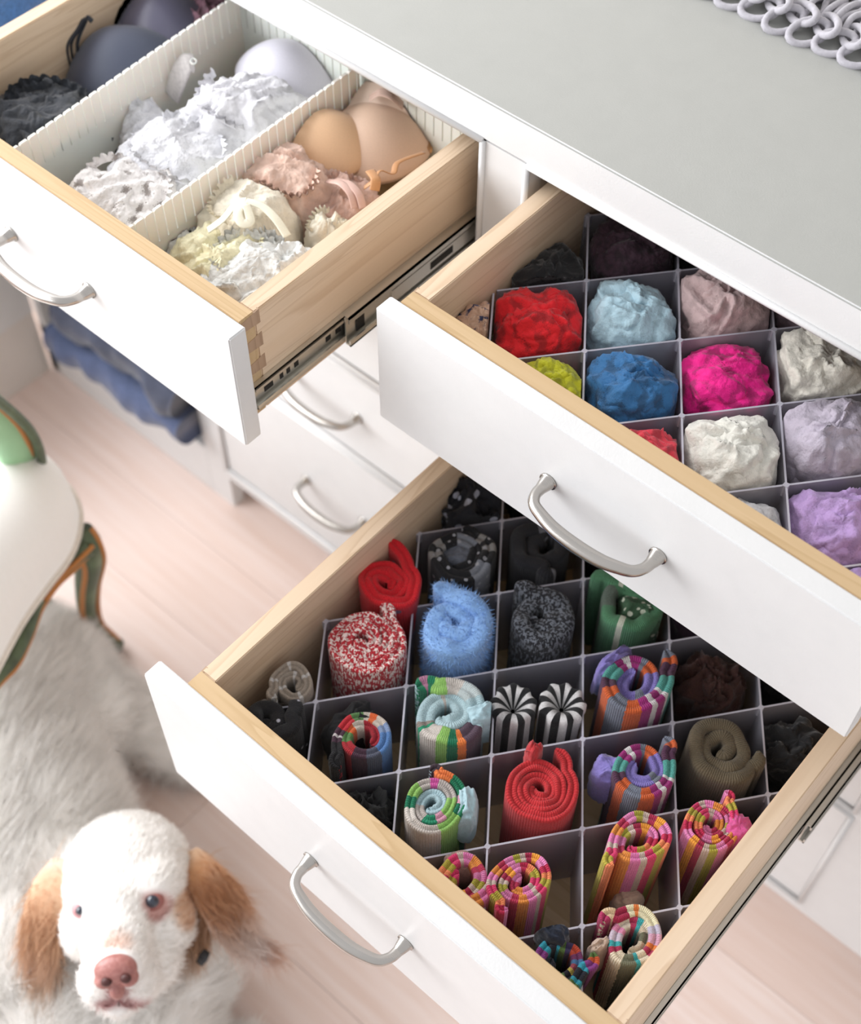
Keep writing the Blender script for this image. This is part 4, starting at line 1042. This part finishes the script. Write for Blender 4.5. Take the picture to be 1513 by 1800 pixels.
def setcoat(o, fn):
    me = o.data; n = len(me.vertices); a = np.empty(n * 3); me.vertices.foreach_get('co', a); at = me.color_attributes.new('coat', 'FLOAT_COLOR', 'POINT')
    at.data.foreach_set('color', fn(a.reshape(-1, 3)).reshape(-1).astype(np.float32))
setcoat(body, coatcol)
hc = np.array(HC_ - dog.location); nose_w = np.array(H(205, 1700, .13) - dog.location); uw = np.array(w_)
tail_dir = np.array([-.45, .75, -.1])
def flow(P, N):
    d = P - hc; face = (np.linalg.norm(d, axis=1) < .12)[:, None]
    away = P - nose_w; away /= np.linalg.norm(away, axis=1)[:, None] + 1e-6
    away = away - N * (away * N).sum(1)[:, None] * .8
    bd = np.tile(tail_dir, (len(P), 1)); bd = bd - N * (bd * N).sum(1)[:, None] * .7
    low = (P[:, 2] < .14)[:, None] * np.array([[0, 0, -.5]])
    return np.where(face, away * 1.3, bd * .9 + low) + np.random.default_rng(3).normal(0, .12, P.shape)
def lenf(P):
    d = np.linalg.norm(P - hc, axis=1); k = np.clip((d - .085) / .06, 0, 1)
    front_ = ((P - hc) @ uw); k = np.where(front_ > .045, 0, k)
    return .30 + .87 * k
def notface(c):  # keep strands off the nose pad and eyes
    k = np.ones(len(c))
    for q, rr in ((H(205, 1712, .125), .024), (H(142, 1601, .062), .015), (H(268, 1584, .062), .016), (H(205, 1750, .10), .012)):
        k *= np.linalg.norm(c - np.array(q - dog.location), axis=1) > rr
    return k
strands('fur', body, 150000, .030, .0011, furm, dog, 11, None, .5, flow, True, notface, 3, coatcol, lenf, .5)
# ears
def ear(pts, rads, cols, seed, nm_label, tuft):
    Q = catmull([p for p in pts], 5); RR = []
    for i in range(len(rads) - 1):
        for k in range(5): RR.append(rads[i] + (rads[i + 1] - rads[i]) * k / 5)
    RR.append(rads[-1])
    v, f = tube(Q, RR, 16, (1, .3))
    o = obj('ear', v, f, coat, dog, True); o['label'] = nm_label
    pl_ = [np.array(p - dog.location) for p in pts]
    def colf(P):
        c = np.zeros((len(P), 4))
        W = np.zeros((len(P), 1))
        for p, h in zip(pl_, cols):
            w2 = 1 / (np.linalg.norm(P - p, axis=1)[:, None] ** 3 + 1e-6); c += w2 * np.array(lin(h)); W += w2
        return c / W
    setcoat(o, colf); d = pl_[-1] - pl_[0]; d = d / np.linalg.norm(d)
    def fl2(P, N): return np.tile(d * 1.0, (len(P), 1)) + N * .25 + np.random.default_rng(seed).normal(0, .22, P.shape)
    strands('ear_fur', o, tuft, .036, .0014, furm, o, seed, None, .9, fl2, True, None, 3, colf, None, .4)
ear([H(112, 1512, .0), H(92, 1555, .02), H(78, 1610, .025), H(72, 1665, .015), H(82, 1715, .0), H(86, 1755, -.01)], [.012, .021, .024, .022, .016, .006],
    ['#e9d3c0', '#dfb896', '#cda27e', '#d5b095', '#dcc4ae', '#b99478'], 21, 'tan feathered ear', 9000)
ear([H(330, 1500, -.01), H(352, 1535, .0), H(382, 1575, -.005), H(405, 1625, -.015), H(440, 1655, -.02), H(474, 1660, -.02)], [.012, .021, .024, .021, .013, .005],
    ['#e0bfa0', '#cc9668', '#d3a580', '#ecdcd2', '#efe6e2', '#c9a088'], 22, 'tan and white feathered ear', 9000)
ear([H(330, 1540, -.015), H(338, 1580, -.01), H(340, 1630, -.02), H(340, 1670, -.03)], [.014, .018, .016, .006], ['#b58a6a', '#b98e6c', '#c9a88a', '#d8c4b4'], 23, 'brown inner fold of ear', 4000)
# nose, nostrils, eyes
nm = NT('pink_brown_nose'); nn = nm.noise(nm.coord(), 260, 3); nm.base(nm.mix(nn, lin('#8c4e4a'), lin('#c08a82'))); nm.bump(nn, .5, .001); nosem = nm.set(Roughness=.35)
np_ = fuse('nose', [icos(H(203, 1704, .120), (36 * hs, 26 * hs, .014), HR), icos(H(184, 1722, .120), (17 * hs, 15 * hs, .012), HR), icos(H(226, 1718, .120), (17 * hs, 15 * hs, .012), HR), icos(H(206, 1736, .116), (13 * hs, 20 * hs, .013), HR)], .0012, nosem, dog, 4); np_['label'] = 'pinkish brown nose pad'
dk = plain('nostril_dark', '#4a2320', .5)
for px, py in ((187, 1726), (221, 1720)): v, f = icos(H(px, py, .1325), (9.5 * hs, 8 * hs, .004), HR, 2); obj('nostril', v, f, dk, dog, True)
v, f = tube([H(206, 1735, .1215), H(208, 1752, .110), H(209, 1768, .094)], .0009, 6); obj('mouth_line', v, f, dk, dog, True)
for s in (-1, 1):
    v, f = tube(catmull([H(208, 1758, .108), H(208 + s * 16, 1770, .098), H(208 + s * 34, 1764, .086)], 5), .0009, 6); obj('mouth_line', v, f, plain('lip', '#8f6062', .5), dog, True)
rim = plain('eye_rim', '#9c625c', .5); rim2 = plain('eye_rim_light', '#c99296', .5)
eyeb = NT('eye'); eyeb.base(lin('#1a2233')); eyeb = eyeb.set(Roughness=.08, Coat_Weight=1.0); iris = plain('eye_iris', '#8d9bb0', .2)
for px, py, r, m_, w0, big in ((142, 1600, 15, rim2, .063, .7), (268, 1584, 20, rim, .062, 1)):
    v, f = icos(H(px, py, w0 - .002), (r * hs, r * .85 * hs, .0065), HR); obj('eye_rim', v, f, m_, dog, True)
    v, f = icos(H(px, py, w0 + .001), (r * .62 * hs, r * .58 * hs, .0065), HR); e_ = obj('eyeball', v, f, eyeb, dog, True)
tgp = H(357, 1683, -.045)
tg_ = thing('collar_tag', 'small black tag at the dog\'s neck fur', 'tag', tuple(tgp))
v, f = tube([H(350, 1694, .0), H(357, 1683, .001), H(364, 1671, .0)], [.0045, .006, .0045], 10, (1, .4)); obj('tag_plate', v, f, plain('black_tag', '#2c2c30', .4), tg_, True)
